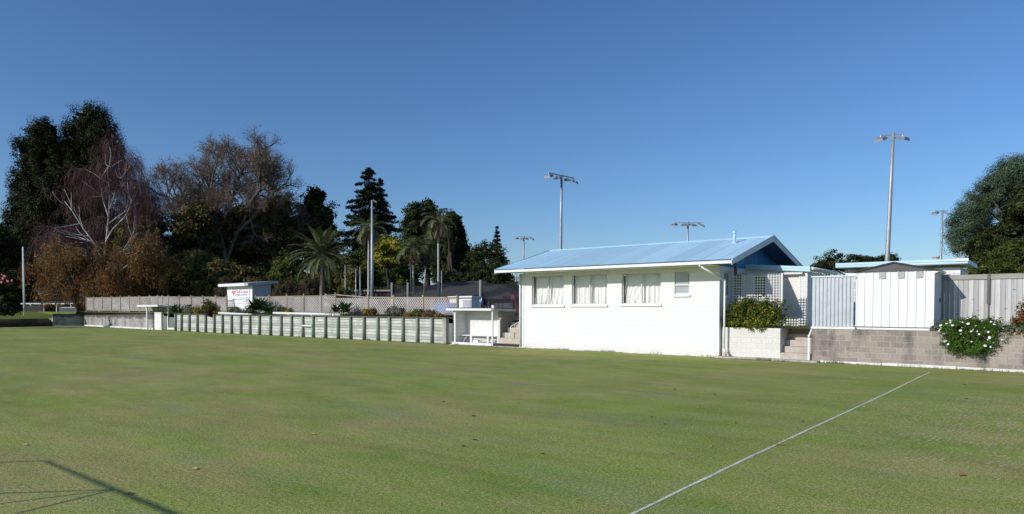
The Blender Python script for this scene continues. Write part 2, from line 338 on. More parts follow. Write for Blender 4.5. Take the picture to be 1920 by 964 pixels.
def _lawn():
    t=NT('mown_lawn'); p=t.co()
    big=t.noise(.13,6,p,.65); mid=t.noise(.55,9,t.mp(p,(.45,1,1),rot=(0,0,.25)),.76,.5); m3=t.noise(1.7,9,t.mp(p,(.6,1,1),(4,8,0)),.78,.3)
    fine=t.noise(9,5,p,.7); grain=t.noise(75,3,p,.75); grain2=t.noise(26,3,p,.8)
    g=t.mix(t.ramp(fine,[(.3,0),(.7,1)]),(.178,.228,.050),(.240,.285,.074))
    a=t.math('ADD',t.math('MULTIPLY',big,.34),t.math('ADD',t.math('MULTIPLY',mid,.40),t.math('MULTIPLY',m3,.26)))
    c=t.mix(t.ramp(a,[(.44,0),(.60,.9)]),g,(.320,.262,.125))
    l=t.math('ADD',t.math('MULTIPLY',t.noise(.24,6,t.mp(p,(.5,1,1),(13,4,0)),.65,.3),.55),t.math('MULTIPLY',t.noise(1.1,9,t.mp(p,(.5,1,1),(2,14,0)),.78),.45))
    c=t.mix(t.ramp(l,[(.48,0),(.62,.75)]),c,(.140,.225,.036))
    blue=t.noise(.5,9,t.mp(p,(.4,1,1),(3,31,0)),.76); c=t.mix(t.ramp(blue,[(.52,0),(.66,.6)]),c,(.170,.228,.115))
    br=t.noise(.8,9,t.mp(p,(.45,1,1),(21,5,0)),.78); c=t.mix(t.ramp(br,[(.54,0),(.68,.5)]),c,(.225,.175,.090))
    dk=t.noise(.7,9,t.mp(p,(.4,1,1),(41,15,0)),.76); c=t.mix(1.0,c,t.ramp(dk,[(.36,.86),(.5,1.02),(.64,1.12)]),'MULTIPLY')
    c=t.mix(1.0,c,t.ramp(grain,[(.36,.40),(.5,1.04),(.64,1.85)]),'MULTIPLY')
    c=t.mix(1.0,c,t.ramp(grain2,[(.36,.60),(.64,1.45)]),'MULTIPLY')
    c=t.mix(1.0,c,(1.20,1.15,1.14),'MULTIPLY')
    # straw flecks
    st=t.noise(48,2,t.mp(p,(1,1.8,1),(9,2,1)),.6); c=t.mix(t.ramp(st,[(.62,0),(.70,.75)]),c,(.30,.25,.14))
    # rows of coring holes in the worn corner of the green
    v=t.n('ShaderNodeTexVoronoi',{'Vector':t.mp(p,(14,8.5,0),rot=(0,0,.12)),'Scale':1.0,'Randomness':.55}).outputs['Distance']
    sx=t.n('ShaderNodeSeparateXYZ',{'Vector':p})
    dx=t.math('DIVIDE',t.math('ADD',sx.outputs[0],.9),2.6); dy=t.math('DIVIDE',t.math('ADD',sx.outputs[1],11.5),6.0)
    rr=t.math('SQRT',t.math('ADD',t.math('MULTIPLY',dx,dx),t.math('MULTIPLY',dy,dy)))
    rr=t.math('ADD',rr,t.math('MULTIPLY',t.math('SUBTRACT',t.noise(.8,6,p,.7),.5),2.6))
    msk=t.ramp(rr,[(.45,1),(1.0,0)])
    c=t.mix(t.math('MULTIPLY',t.ramp(v,[(.24,1),(.42,0)]),t.math('MULTIPLY',msk,t.ramp(t.noise(1.7,6,p,.7),[(.38,.1),(.6,1)]))),c,(.56,.45,.30))
    # pale dots painted as dew glints, then dark specks
    v2=t.n('ShaderNodeTexVoronoi',{'Vector':p,'Scale':5.0}).outputs['Distance']
    c=t.mix(t.ramp(v2,[(.018,.85),(.03,0)]),c,(.62,.62,.55))
    v3=t.n('ShaderNodeTexVoronoi',{'Vector':t.mp(p,loc=(3,8,0)),'Scale':3.1}).outputs['Distance']
    c=t.mix(t.ramp(v3,[(.02,.9),(.034,0)]),c,(.05,.04,.02))
    h=t.math('ADD',t.math('MULTIPLY',grain,.6),t.math('MULTIPLY',grain2,.6))
    return t.done(t.bsdf(c,.9,0,t.bump(h,.35,.02),.03))
M['lawn']=_lawn()
def _grass2():
    t=NT('rough_grass'); p=t.co(); a=t.noise(.3,6,p,.65); f=t.noise(14,5,p,.75)
    c=t.mix(t.ramp(a,[(.35,0),(.65,1)]),(.11,.17,.032),(.19,.21,.06)); c=t.mix(1.0,c,t.ramp(f,[(.3,.5),(.7,1.5)]),'MULTIPLY')
    return t.done(t.bsdf(c,.9,0,t.bump(f,.4,.05),.03))
M['grass2']=_grass2()
def _line():
    t=NT('chalk_line'); p=t.co(); n=t.noise(9,6,p,.75); n2=t.noise(60,3,p,.7); g=t.noise(1.1,3,p)
    k=t.math('MULTIPLY',t.ramp(n,[(.36,.45),(.54,1)]),t.ramp(g,[(.3,.65),(.6,1)]))
    c=t.mix(k,(.24,.27,.10),(.92,.90,.78))
    c=t.mix(1.0,c,t.ramp(n2,[(.3,.55),(.7,1.2)]),'MULTIPLY'); return t.done(t.bsdf(c,.95,0,t.bump(n2,.3,.02),.02))
M['line']=_line()
M['soil']=paint('garden_soil',(.075,.055,.038),.95,.4,6,.6,.1)

M['dark_sheet']=paint('dark_sheet_paint',(.035,.038,.036),.9,.2,2,.3,.1)

M['seed']=leafmat('palm_seed',[(.16,.10,.085),(.25,.165,.14)],trans=0)
# ================================================================== ground
LX0,LX1,LY0,LY1=-79.7,46.0,-74.0,.16
mb=MB(); mb.quad((LX0,LY0,0),(LX1,LY0,0),(LX1,LY1+.9,0),(-10,LY1+.9,0),(-40,LY1+.9,0),(LX0,LY1+.9,0))
tag(mb.build('lawn',M['lawn']),kind='structure')
# the upper ground: one sheet round the sunken green, reaching the horizon
mb=MB(); FAR=2500
def zt(x): return float(np.interp(x,[-120,-80,-58,-26,-20,40],[1.25,1.45,1.4,1.36,1.2,1.18]))
xs=[-FAR,-300,-120,-92,-79.75,-58,-40,-26,-20.6,-10.6,0,46.05,FAR]
for a,b in zip(xs[:-1],xs[1:]):
    for y0,y1 in ((.3 if a>=-92 else -FAR,8),(8,40),(40,400),(400,FAR)):
        if a>=46 : y0=-FAR if y0<1 else y0
        ys=1.62 if -26<=a<-10.6 and y0==.3 else y0
        mb.quad((a,ys,zt(a)),(b,ys,zt(b)),(b,y1,zt(b)),(a,y1,zt(a)))
mb.quad((-79.75,-FAR,1.3),(46.05,-FAR,1.3),(46.05,-75,1.3),(-79.75,-75,1.3))
tag(mb.build('upper_ground',M['grass2']),kind='structure')
mb=MB()   # earth banks round the green where no wall holds them
ybk=np.linspace(-1.9,-75,60); r2=np.random.default_rng(5); B=[]
for y in ybk:
    B.append([(-79.62+r2.uniform(-.06,.06),y,-.02),(-79.75+r2.uniform(-.08,.08),y,.45+r2.uniform(-.1,.1)),(-80.15+r2.uniform(-.08,.08),y,.72+r2.uniform(-.05,.05)),(-80.9,y,.80)])
for i in range(len(B)-1):
    for j in range(3): mb.quad(B[i][j],B[i][j+1],B[i+1][j+1],B[i+1][j])
mb.quad((LX0,-74,0),(LX0,-75.1,1.31),(LX1,-75.1,1.31),(LX1,-74,0)); mb.quad((LX1,-74,0),(LX1+.1,-75,1.31),(LX1+.1,.2,1.2),(LX1,.2,0))
tag(mb.build('earth_bank',M['bank']),kind='structure')
mb=MB(); mb.quad((-80.85,-75,.79),(-80.85,.3,.79),(-92,.3,1.43),(-92,-75,1.43)); mb.quad((-80.85,-75,.79),(-92,-75,1.43),(-92,-FAR,1.43),(-80.85,-FAR,1.3)); mb.quad((-80.85,.3,.79),(-79.75,.3,1.44),(-92,.3,1.43)); tag(mb.build('grass_slope',M['grass2']),kind='structure')
mb=MB(); r2=np.random.default_rng(3); pts=[]
for y in np.arange(-1.9,-30,-.5):
    x=-3.24+.012*math.sin(y*.5)+r2.normal(0,.003); pts.append((x,y,.021+r2.normal(0,.003)))
for (x0,y0,w0),(x1,y1,w1) in zip(pts[:-1],pts[1:]): mb.quad((x0-w0,y0,.004),(x0+w0,y0,.004),(x1+w1,y1,.004),(x1-w1,y1,.004))
tag(mb.build('boundary_line',M['line']),kind='structure')
mb=MB(); mb.box(-10.66,-6.9,-.42,.5,-.05,.055); tag(mb.build('concrete_apron',M['apron'],bevel=.01),kind='structure')
mb=MB(); mb.box(-25.4,-20.5,-.12,3.2,-.05,.03); tag(mb.build('concrete_pad',M['apron'],bevel=.01),kind='structure')
mb=MB(); mb.box(-66,-22.6,3.4,42.0,1.0,1.47); tag(mb.build('added_dark_sheet',M['dark_sheet']),kind='structure')  # dark ground sheet added so the lattice gaps look shaded
# ================================================================== helpers for buildings
def wall_y(mb,x0,x1,z0,z1,y0,y1,holes=()):
    xs=sorted({x0,x1,*[h[0] for h in holes],*[h[1] for h in holes]})
    for a,b in zip(xs[:-1],xs[1:]):
        hs=sorted([h for h in holes if h[0]<=a+1e-6 and h[1]>=b-1e-6],key=lambda h:h[2]); z=z0
        for h in hs: mb.box(a,b,y0,y1,z,h[2]); z=h[3]
        mb.box(a,b,y0,y1,z,z1)
def wall_x(mb,y0,y1,z0,z1,x0,x1,holes=()):
    ys=sorted({y0,y1,*[h[0] for h in holes],*[h[1] for h in holes]})
    for a,b in zip(ys[:-1],ys[1:]):
        hs=sorted([h for h in holes if h[0]<=a+1e-6 and h[1]>=b-1e-6],key=lambda h:h[2]); z=z0
        for h in hs: mb.box(x0,x1,a,b,z,h[2]); z=h[3]
        mb.box(x0,x1,a,b,z,z1)
def curtain_mesh(x0,x1,z0,z1,y,seed,amp=.035,skew=.0):
    r=np.random.default_rng(seed); n=90; m=14
    xs=np.linspace(0,1,n); zs=np.linspace(0,1,m)
    f=[r.uniform(5,9),r.uniform(11,17),r.uniform(20,28)]; ph=r.uniform(0,6,3); V=[]
    for zz in zs:
        g=(1-zz); sh=skew*g*g*np.sin(xs*3+ph[0])
        yy=amp*(np.sin((xs+sh)*f[0]*2.2+ph[0])*.5+np.sin((xs+sh*1.4)*f[1]*2+ph[1])*(.5+.3*g)+np.sin(xs*f[2]*2+ph[2])*.22)*(.45+.7*g)
        V+= [(x0+(x1-x0)*a,y+b,z0+(z1-z0)*zz) for a,b in zip(xs,yy)]
    Fc=[(j*n+i,j*n+i+1,(j+1)*n+i+1,(j+1)*n+i) for j in range(m-1) for i in range(n-1)]
    return V,Fc
# ================================================================== clubhouse
HX0,HX1=-20.45,-10.67; OE=1.05; RY=3.40; EX0,EX1=-21.32,-9.72; EZ,RZ=3.76,4.98
house=thing('clubhouse','long white painted block clubhouse with a pale blue corrugated gable roof','building',(HX0/2+HX1/2,RY,0))
wins=[(-19.98,-18.12,2.07,3.46),(-17.67,-15.80,2.09,3.45),(-15.06,-13.20,2.11,3.43),(-12.58,-11.94,2.50,3.42)]
ewins=[(.42,1.10,2.43,3.40),(1.78,2.56,2.34,3.38)]
mb=MB(); wall_y(mb,HX0,HX1,-.05,3.60,0,.2,[h for h in wins])
wall_x(mb,.2,2*RY-.2,-.05,3.60,HX1-.2,HX1,ewins); wall_x(mb,.2,2*RY-.2,-.05,3.60,HX0,HX0+.2)
wall_y(mb,HX0,HX1,-.05,3.60,2*RY-.2,2*RY); mb.build('wall',M['wall_white'],house)
mb=MB(); mb.box(HX0-.25,HX0-.002,-.03,.35,-.05,3.58); mb.build('corner_pier',M['white'],house,bevel=.012)
mb=MB(); r2=np.random.default_rng(8); x=HX0-.25
while x<HX1-.3:
    l=min(r2.uniform(1.2,2.6),HX1-x); mb.box(x,x+l-.01,-.05-r2.uniform(.0,.02),-.032,-.04,.075+r2.uniform(-.02,.03)); x+=l
mb.build('base_strip',M['white_worn'],house)
def gutz(y): return EZ+(RZ-EZ)*(y+OE)/(RY+OE)
mb=MB(); mb.prism([(0.02,3.601),(2*RY-.02,3.601),(2*RY-.02,gutz(0)-.1),(RY,gutz(RY)-.09),(.02,gutz(0)-.1)],'x',HX1-.1,HX1+.012); mb.build('gable_panel',M['gable_blue'],house,label='deep blue boarded gable end')
mb=MB(); mb.prism([(0.02,3.601),(2*RY-.02,3.601),(2*RY-.02,gutz(0)-.1),(RY,gutz(RY)-.09),(.02,gutz(0)-.1)],'x',HX0-.012,HX0+.1); mb.build('gable_panel',M['gable_blue'],house)
# corrugated sheets, front and back
NW=int((EX1-EX0)/.085); xs=np.linspace(EX0,EX1,NW*5+1); zz=.012*np.cos(np.linspace(0,NW*2*math.pi,len(xs)))
r2=np.random.default_rng(2)
def sheet(name,y0,z0,y1,z1,par,mat,xs,zz,n=9):
    V=[]
    for k in range(n):
        a=k/(n-1); V.append(np.stack([xs,np.full_like(xs,y0+(y1-y0)*a),z0+(z1-z0)*a+zz+.012*math.sin(k*1.7)*np.sin(xs*.55+k)],1))
    V=np.concatenate(V); m=len(xs); i=np.arange(n-1)[:,None]*m+np.arange(m-1)[None]
    return from_np(name,V,np.stack([i,i+1,i+m+1,i+m],-1).reshape(-1,4),mat,par,smooth=True)
sheet('roof_sheet',-OE-.05,EZ+.012,RY,RZ,house,M['roof_blue'],xs,zz)
sheet('roof_sheet',2*RY+OE+.05,EZ+.012,RY,RZ,house,M['roof_blue'],xs,zz)
mb=MB(); mb.prism([(RY-.17,RZ-.025),(RY,RZ+.035),(RY+.17,RZ-.025),(RY+.16,RZ-.045),(RY,RZ+.012),(RY-.16,RZ-.045)],'x',EX0-.02,EX1+.02); mb.build('ridge_cap',M['fascia_blue'],house)
# roof boarding seen from below at the gables
for s in (1,-1):
    f=lambda y:(RY+s*(y-RY))
    for a,b in ((EX0+.03,HX0-.015),(HX1+.015,EX1-.03)):
        mb=MB(); mb.prism([(f(-OE+.02),gutz(-OE)-.06),(RY,gutz(RY)-.06),(RY,gutz(RY)-.085),(f(-OE+.02),gutz(-OE)-.085)],'x',a,b); mb.build('gable_lining',M['blue_soffit'],house)
for a,b in ((-OE+.03,-.003),(2*RY+.003,2*RY+OE-.03)):
    mb=MB(); mb.box(HX0,HX1,a,b,3.60,3.625); mb.build('soffit',M['white'],house)
for s in (1,-1):
    f=lambda y:(RY+s*(y-RY)); a,b=sorted((f(-OE),f(-OE+.028))); mb=MB(); mb.box(EX0+.03,EX1-.03,a,b,3.585,EZ-.035); mb.build('fascia_board',M['gable_blue'],house)
for xa,xb in ((EX1-.03,EX1+.005),(EX0-.005,EX0+.03)):
    for s in (1,-1):
        f=lambda y:(RY+s*(y-RY))
        mb=MB(); mb.prism([(f(-OE-.10),EZ-.01),(RY,RZ+.005),(RY,RZ-.23),(f(-OE-.10),EZ-.20)],'x',xa,xb); mb.build('barge_board',M['barge'],house)
        mb=MB(); mb.prism([(f(-OE-.12),EZ+.025),(RY,RZ+.045),(RY,RZ+.0),(f(-OE-.12),EZ-.02)],'x',xa-.02 if xa<-20 else xb+.001,xa-.001 if xa<-20 else xb+.02); mb.build('barge_flashing',M['fascia_blue'],house)
g=MB(); GY=-OE-.135; g.prism([(GY+.13,EZ-.15),(GY,EZ-.15),(GY-.012,EZ-.05),(GY-.02,EZ-.03),(GY+.006,EZ-.025),(GY+.02,EZ-.13),(GY+.13,EZ-.13)],'x',EX0+.01,EX1-.01)
g.box(EX0,EX0+.012,GY,GY+.13,EZ-.15,EZ-.03); g.box(EX1-.012,EX1,GY,GY+.13,EZ-.15,EZ-.03)
g.build('gutter',M['white'],house)
dp=MB(); px=-10.42
dp.tube([(-11.0,-OE-.07,EZ-.14),(-11.0,-OE-.07,EZ-.24)],.038,10); dp.tube([(-11.0,-OE-.07,EZ-.2),(px,-.09,3.02)],.038,10)
dp.tube([(px,-.09,3.05),(px-.01,-.09,.32)],.038,10); dp.tube([(px-.01,-.09,.34),(px+.03,-.13,.24),(px+.09,-.2,.2)],.062,10)
dp.build('downpipe',M['white'],house)
mb=MB(); mb.tube([(px+.07,-.18,.03),(px+.07,-.18,.19)],.07,10); mb.build('gully_pot',paint('terracotta',(.55,.38,.28),.8),house)
mb=MB(); mb.tube([(-20.62,-.1,3.55),(-20.62,-.1,.06)],.04,8); mb.build('downpipe',M['white'],house)
for i,(a,b,c,d) in enumerate(wins):
    fr=MB(); fw=.045
    fr.box(a,b,.07,.13,d-fw,d); fr.box(a,b,.07,.13,c,c+fw); fr.box(a,a+fw,.07,.13,c+fw,d-fw); fr.box(b-fw,b,.07,.13,c+fw,d-fw)
    if i<3:
        m=(a+b)/2; fr.box(m-.03,m+.03,.065,.135,c+fw,d-fw)
    else: fr.box(a+fw,b-fw,.065,.135,c+.36,c+.42); fr.box(a+.015,b-.015,.02,.069,c+.36,c+.415)
    f=fr.build('window',M['frame'] if i<3 else M['joinery'],house,bevel=.004,label=['left curtained window','middle curtained window','curtained window with a crumpled left curtain','small window with two frosted panes'][i])
    s=MB(); s.box(a-.06,b+.05,-.07,.068,c-.10,c-.005); s.build('sill',M['white'],f,bevel=.01)
    p=MB()
    if i<3: p.quad((a+fw,.1,c+fw),(b-fw,.1,c+fw),(b-fw,.1,d-fw),(a+fw,.1,d-fw)); p.build('pane',M['glass'],f)
    else:
        p.box(a+fw,b-fw,.09,.11,c+fw,c+.36); p.box(a+fw,b-fw,.03,.05,c+.42,d-fw); p.build('pane',M['frost'],f)
    if i<3:
        cu=MB()
        for k,(x0,x1) in enumerate(((a+.02,m+.02),(m-.02,b-.02))):
            V,Fc=curtain_mesh(x0,x1,c+.02,d-.02,.27,i*7+k+1,.045,[.16,.05,.02][i] if not(i==2 and k==0) else .3); cu.add(V,Fc,True)
        cu.build('curtain',M['curtain'],f)
for i,(a,b,c,d) in enumerate(ewins):
    fr=MB(); x=HX1-.06; fw=.05
    fr.box(x-.05,x,a,b,d-fw,d); fr.box(x-.05,x,a,b,c,c+fw); fr.box(x-.05,x,a,a+fw,c+fw,d-fw); fr.box(x-.05,x,b-fw,b,c+fw,d-fw); fr.box(x-.05,x+.01,a+fw,b-fw,c+.44,c+.5)
    f=fr.build('window',M['joinery'],house,bevel=.004,label='end wall window')
    p=MB(); p.box(x-.035,x-.015,a+fw,b-fw,c+fw,c+.44); p.box(x-.035,x-.015,a+fw,b-fw,c+.5,d-fw); p.build('pane',M['dark_glass'] if i else M['frost'],f)
    s=MB(); s.box(HX1-.05,HX1+.06,a-.05,b+.05,c-.1,c-.005); s.build('sill',M['white'],f,bevel=.01)
vp=MB(); vx,vy=onY(1377,462,2.3)[0],2.3; vz=gutz(vy)
vp.tube([(vx,vy,vz-.05),(vx,vy,vz+.40)],.055,12); vp.tube([(vx,vy,vz+.40),(vx,vy,vz+.5)],.07,12); vp.tube([(vx,vy,vz-.02),(vx,vy,vz+.05)],.10,12); vp.build('vent_pipe',M['vent_pipe'],house)
# ================================================================== annex
ann=thing('annex','low white flat roofed annex with a cream door beside the gable end','building',(-9.4,4.6,1.2))
AY=2.85; AX0,AX1=HX1+.005,-8.18; hz=lambda x: 3.79+(3.61-3.79)*(x-AX0)/(AX1-AX0)
mb=MB(); win=(-10.35,-9.81,2.35,3.33); dr=(-9.19,-8.45,1.2,3.30)
wall_y(mb,AX0,AX1,1.0,3.40,AY,AY+.18,[win,dr]); mb.prism([(AX0,3.40),(AX1,3.40),(AX1,hz(AX1)-.2),(AX0,hz(AX0)-.2)],'y',AY,AY+.18)
mb.prism([(AY+.18,1.0),(6.5,1.0),(6.5,3.36),(AY+.18,3.42)],'x',AX1-.18,AX1); wall_y(mb,AX0,AX1-.18,1.0,3.36,6.32,6.5); mb.build('wall',M['wall_white'],ann)
mb=MB(); mb.prism([(AX0,hz(AX0)),(AX1+.14,hz(AX1+.14)),(AX1+.14,hz(AX1+.14)-.10),(AX0,hz(AX0)-.10)],'y',AY-.16,AY-.125); mb.prism([(AX0,hz(AX0)-.102),(AX1+.135,hz(AX1+.135)-.102),(AX1+.135,hz(AX1+.135)-.2),(AX0,hz(AX0)-.2)],'y',AY-.145,AY-.115); mb.build('fascia',M['fascia_blue'],ann,bevel=.006)
mb=MB(); mb.prism([(AX0,hz(AX0)-.015),(AX1+.14,hz(AX1+.14)-.015),(AX1+.14,hz(AX1+.14)-.05),(AX0,hz(AX0)-.05)],'y',AY-.114,6.7); mb.build('roof',M['roof_grey'],ann)
mb=MB(); mb.box(AX1+.10,AX1+.135,AY-.114,6.7,hz(AX1)-.2,hz(AX1)-.06); mb.tube([(AX1+.19,AY-.05,hz(AX1)-.08),(AX1+.19,6.7,hz(AX1)-.12)],.06,8); mb.build('gutter',M['white_worn'],ann)
mb=MB(); a,b,c,d=dr; mb.box(a+.05,b-.05,AY+.05,AY+.09,c,d-.05); mb.box(a+.16,b-.16,AY+.04,AY+.049,d-.28,d-.26)
f=mb.build('door',M['door'],ann); mb=MB(); mb.tube([(a+.13,AY+.0,2.2),(a+.13,AY+.05,2.2)],.03,8); mb.box(a+.1,a+.16,AY+.035,AY+.049,2.1,2.3); mb.build('handle',M['galv'],f)
mb=MB(); mb.box(a,a+.05,AY-.015,AY+.1,c,d); mb.box(b-.05,b,AY-.015,AY+.1,c,d); mb.box(a+.05,b-.05,AY-.015,AY+.1,d-.05,d); mb.build('door_frame',M['joinery'],ann)
mb=MB(); mb.prism([(AY-.002,d+.13),(AY-.18,d+.07),(AY-.18,d+.01),(AY-.15,d+.01),(AY-.15,d+.045),(AY-.002,d+.06)],'x',a-.16,b+.12); mb.build('door_hood',M['trellis'],ann)
fr=MB(); a,b,c,d=win; y=AY+.06; fw=.04
fr.box(a,b,y,y+.05,d-fw,d); fr.box(a,b,y,y+.05,c,c+fw); fr.box(a,a+fw,y,y+.05,c+fw,d-fw); fr.box(b-fw,b,y,y+.05,c+fw,d-fw); f=fr.build('window',M['frame'],ann)
p=MB(); p.box(a+fw,b-fw,y+.02,y+.035,c+fw,d-fw); p.build('pane',M['dark_glass'],f)
# ================================================================== trellis, planter, steps, handrail
def lattice(mb,o,ux,uz,w,h,step,sw,th,ang):
    """slats clipped to a w x h rectangle; two layers"""
    o=np.array(o,float); ux=np.array(ux,float); uz=np.array(uz,float); nn=np.cross(ux,uz)
    for lay,s in enumerate((1,-1)):
        d=np.array([math.cos(ang*s),math.sin(ang*s)]) if ang not in (0,) else (np.array([1,0.]) if lay else np.array([0.,1]))
        p=np.array([-d[1],d[0]]); cs=[np.dot(q,p) for q in ((0,0),(w,0),(0,h),(w,h))]
        k=math.ceil(min(cs)/step)
        while k*step<max(cs):
            c=k*step+step*.5; k+=1; ts=[]
            t0,t1=-1e9,1e9; ok=True
            for ax,lim in ((0,w),(1,h)):
                if abs(d[ax])<1e-9:
                    if not 0<=p[ax]*c<=lim: ok=False
                else:
                    a=(0-p[ax]*c)/d[ax]; b=(lim-p[ax]*c)/d[ax]; t0=max(t0,min(a,b)); t1=min(t1,max(a,b))
            if not ok or t1-t0<.03: continue
            q0=p*c+d*t0; q1=p*c+d*t1; off=nn*(th*(lay-.5)*1.05)
            A=o+ux*q0[0]+uz*q0[1]+off; B=o+ux*q1[0]+uz*q1[1]+off
            mb.bar(A,B,sw,th,nn) if False else mb.bar(A,B,sw,th,up=nn)
tr=thing('trellis_screen','white square grid trellis standing behind the planter shrub','trellis',(-9.6,1.05,1.2))
mb=MB(); lattice(mb,(-10.55,1.05,1.35),(1,0,0),(0,0,1),1.92,1.93,.105,.032,.012,0); mb.build('grid',M['trellis'],tr)
mb=MB(); mb.box(-8.63,-8.56,1.0,1.07,1.18,3.30); mb.build('post',M['trellis'],tr)
mb=MB(); mb.box(-10.52,-10.42,1.08,1.18,1.18,3.92); mb.build('post',M['dark_post'],tr)
pl=thing('block_planter','cream painted block planter wall below the shrub','planter',(-9.5,.6,0))
mb=MB(); mb.box(-10.60,-8.36,.15,.33,.05,1.185); mb.box(-8.54,-8.36,.332,1.75,.0,1.185); mb.build('wall',M['planter_white'],pl,bevel=.008)
mb=MB(); mb.box(-10.6,-8.55,.34,1.75,.9,1.12); mb.build('soil',M['soil'],pl)
mb=MB(); mb.box(-10.6,-7.06,1.755,AY-.002,1.0,1.19); mb.build('landing',M['apron'],pl)
mb=MB(); mb.box(AX1+.002,-5.95,AY,7.5,1.0,1.215); tag(mb.build('paved_path',M['apron']),kind='structure')
st=thing('concrete_steps','narrow concrete steps rising between the cream planter and the grey wall','steps',(-7.8,.9,0))
for i in range(5):
    mb=MB(); z=.055+.226*(i+1); mb.box(-8.352,-7.262,.12+.3*i,.12+.3*(i+1)-.003 if i<4 else 1.752,.02,z); mb.build('step',M['concrete'],st,bevel=.012)
hr=thing('handrail','short white handrail at the edge of the grey wall steps','handrail',(-7.24,.1,0))
mb=MB(); mb.box(-7.34,-7.27,.02,.09,.05,.98); mb.build('post',M['white'],hr,bevel=.006)
mb=MB(); mb.bar((-7.3,.0,.88),(-7.3,1.4,1.9),.06,.09); mb.build('rail',M['white'],hr,bevel=.006)
# ================================================================== right retaining wall
rw=thing('retaining_wall','long stained grey concrete block wall below the white shed','wall',(0,.25,0))
mb=MB(); mb.box(-7.25,9,.15,.35,-.05,1.19); mb.box(-7.25,-7.06,.352,1.4,-.05,1.19); mb.build('blockwork',M['grey_block'],rw,bevel=.006)
# white kerb boards
xk=[-6.88,-4.9,-2.76,.2,3.4,6.8]; labs=['flaking white kerb board next to the concrete apron','white kerb board under the stained middle of the grey wall','white kerb board below the white daisy bush','white kerb board right of the daisy bush, ending at the photo edge','white kerb board outside the right edge','last white kerb board far right']
r2=np.random.default_rng(4)
for i,(a,b) in enumerate(zip(xk[:-1],xk[1:])):
    if i>3: continue
    mb=MB(); n=8; V=[]
    y0=-.05-.01*i; z=.075+.015*(i%2)
    mb.box(a+.012,b-.012,y0-.07,y0+.045,-.03,z); tag(mb.build('kerb_board',M['white_worn'],None,(a,y0,0),bevel=.01),labs[i],'kerb','white kerb boards along the right wall')
# ================================================================== silver panel, shed, fence
def ribbed(name,x0,x1,y,z0,z1,pitch,mat,par,depth=.018,top=.4):
    xs=[];ys=[];x=x0
    while x<x1-1e-6:
        for fx,d in ((0,0),(1-top-.12,0),(1-top,-depth),(.88,-depth)):
            if x+fx*pitch<x1: xs.append(x+fx*pitch); ys.append(y+d)
        x+=pitch
    xs.append(x1); ys.append(y); mb=MB()
    for i in range(len(xs)-1): mb.quad((xs[i],ys[i],z0),(xs[i+1],ys[i+1],z0),(xs[i+1],ys[i+1],z1),(xs[i],ys[i],z1))
    return mb.build(name,mat,par)
sp=thing('metal_fence_panel','dented silver corrugated metal panel left of the white shed','fence panel',(-6.6,.45,1.2))
ribbed('sheet',-7.32,-5.93,.45,1.27,3.07,.13,M['zinc'],sp,.035,.3)
mb=MB(); mb.box(-7.36,-5.91,.40,.50,3.072,3.115); mb.build('cap',M['joinery'],sp)
mb=MB(); mb.box(-7.34,-5.86,.36,.50,1.195,1.268); mb.build('base_beam',M['white_worn'],sp)
for a in (-7.3,-6.0):
    mb=MB(); mb.box(a,a+.06,.46,.52,1.27,3.06); mb.build('stud',M['dark_post'],sp)
SX0,SX1,SY0,SY1=-5.885,-3.505,.6,2.2; SM=(SX0+SX1)/2
sh=thing('garden_shed','white ribbed metal garden shed with a low dark grey gable roof','shed',(SM,1.4,1.2))
mb=MB(); mb.box(SX0,SX1,SY0,SY1,1.30,3.21); mb.build('wall',M['shed_white'],sh)
mb=MB(); n=9; pw=(SX1-SX0)/n
for i in range(1,n):
    x=SX0+i*pw; mb.prism([(x-.02,SY0-.002),(x-.016,SY0-.034),(x+.016,SY0-.034),(x+.02,SY0-.002)],'z',1.305,3.2)
mb.box(SX0-.012,SX0+.04,SY0-.022,SY0-.002,1.3,3.215); mb.box(SX1-.04,SX1+.012,SY0-.022,SY0-.002,1.3,3.215)
mb.build('front_rib',M['shed_white'],sh)
mb=MB()
for i in range(1,6):
    y=SY0+i*(SY1-SY0)/6; mb.prism([(SX1+.002,y-.022),(SX1+.02,y-.01),(SX1+.02,y+.01),(SX1+.002,y+.022)],'z',1.305,3.15)
mb.box(SX1+.002,SX1+.014,SY0-.02,SY0+.06,1.3,3.2); mb.box(SX1+.002,SX1+.014,SY1-.06,SY1,1.3,3.1); mb.build('side_rib',M['shed_white'],sh)
mb=MB(); mb.prism([(SX0-.1,3.222),(SM,3.50),(SX1+.1,3.222)],'y',SY0-.07,SY0-.035); mb.build('gable_infill',M['shed_roof'],sh)
mb=MB()
for s in (1,-1):
    f=lambda x: SM+s*(x-SM)
    mb.prism([(f(SX0-.13),3.205),(SM,3.505),(SM,3.53),(f(SX0-.13),3.23)],'y',SY0-.09,SY1+.08)
mb.build('roof',M['shed_roof'],sh)
mb=MB()
for s in (1,-1):
    f=lambda x: SM+s*(x-SM); mb.prism([(f(SX0-.14),3.19),(SM,3.495),(SM,3.545),(f(SX0-.14),3.24)],'y',SY0-.115,SY0-.092)
mb.build('roof_trim',M['black'],sh)
mb=MB(); mb.prism([(SX1+.02,3.12),(SX1+.14,3.16),(SX1+.14,3.2),(SX1+.02,3.2)],'y',SY0-.05,SY1+.05); mb.build('eave_trim',M['white'],sh)
for x in (-5.05,-4.48,-3.93):
    mb=MB(); mb.box(x-.105,x+.105,SY0-.036,SY0-.028,2.97,3.19); mb.build('vent_plate',M['vent_plate'],sh)
mb=MB(); mb.box(SX1+.02,SX1+.05,SY1-.5,SY1-.42,2.15,2.3); mb.build('latch',M['black'],sh)
mb=MB(); mb.box(SX0+.02,SX1-.1,SY0-.06,SY0+.1,1.192,1.262); mb.build('base_beam',M['white_worn'],sh)
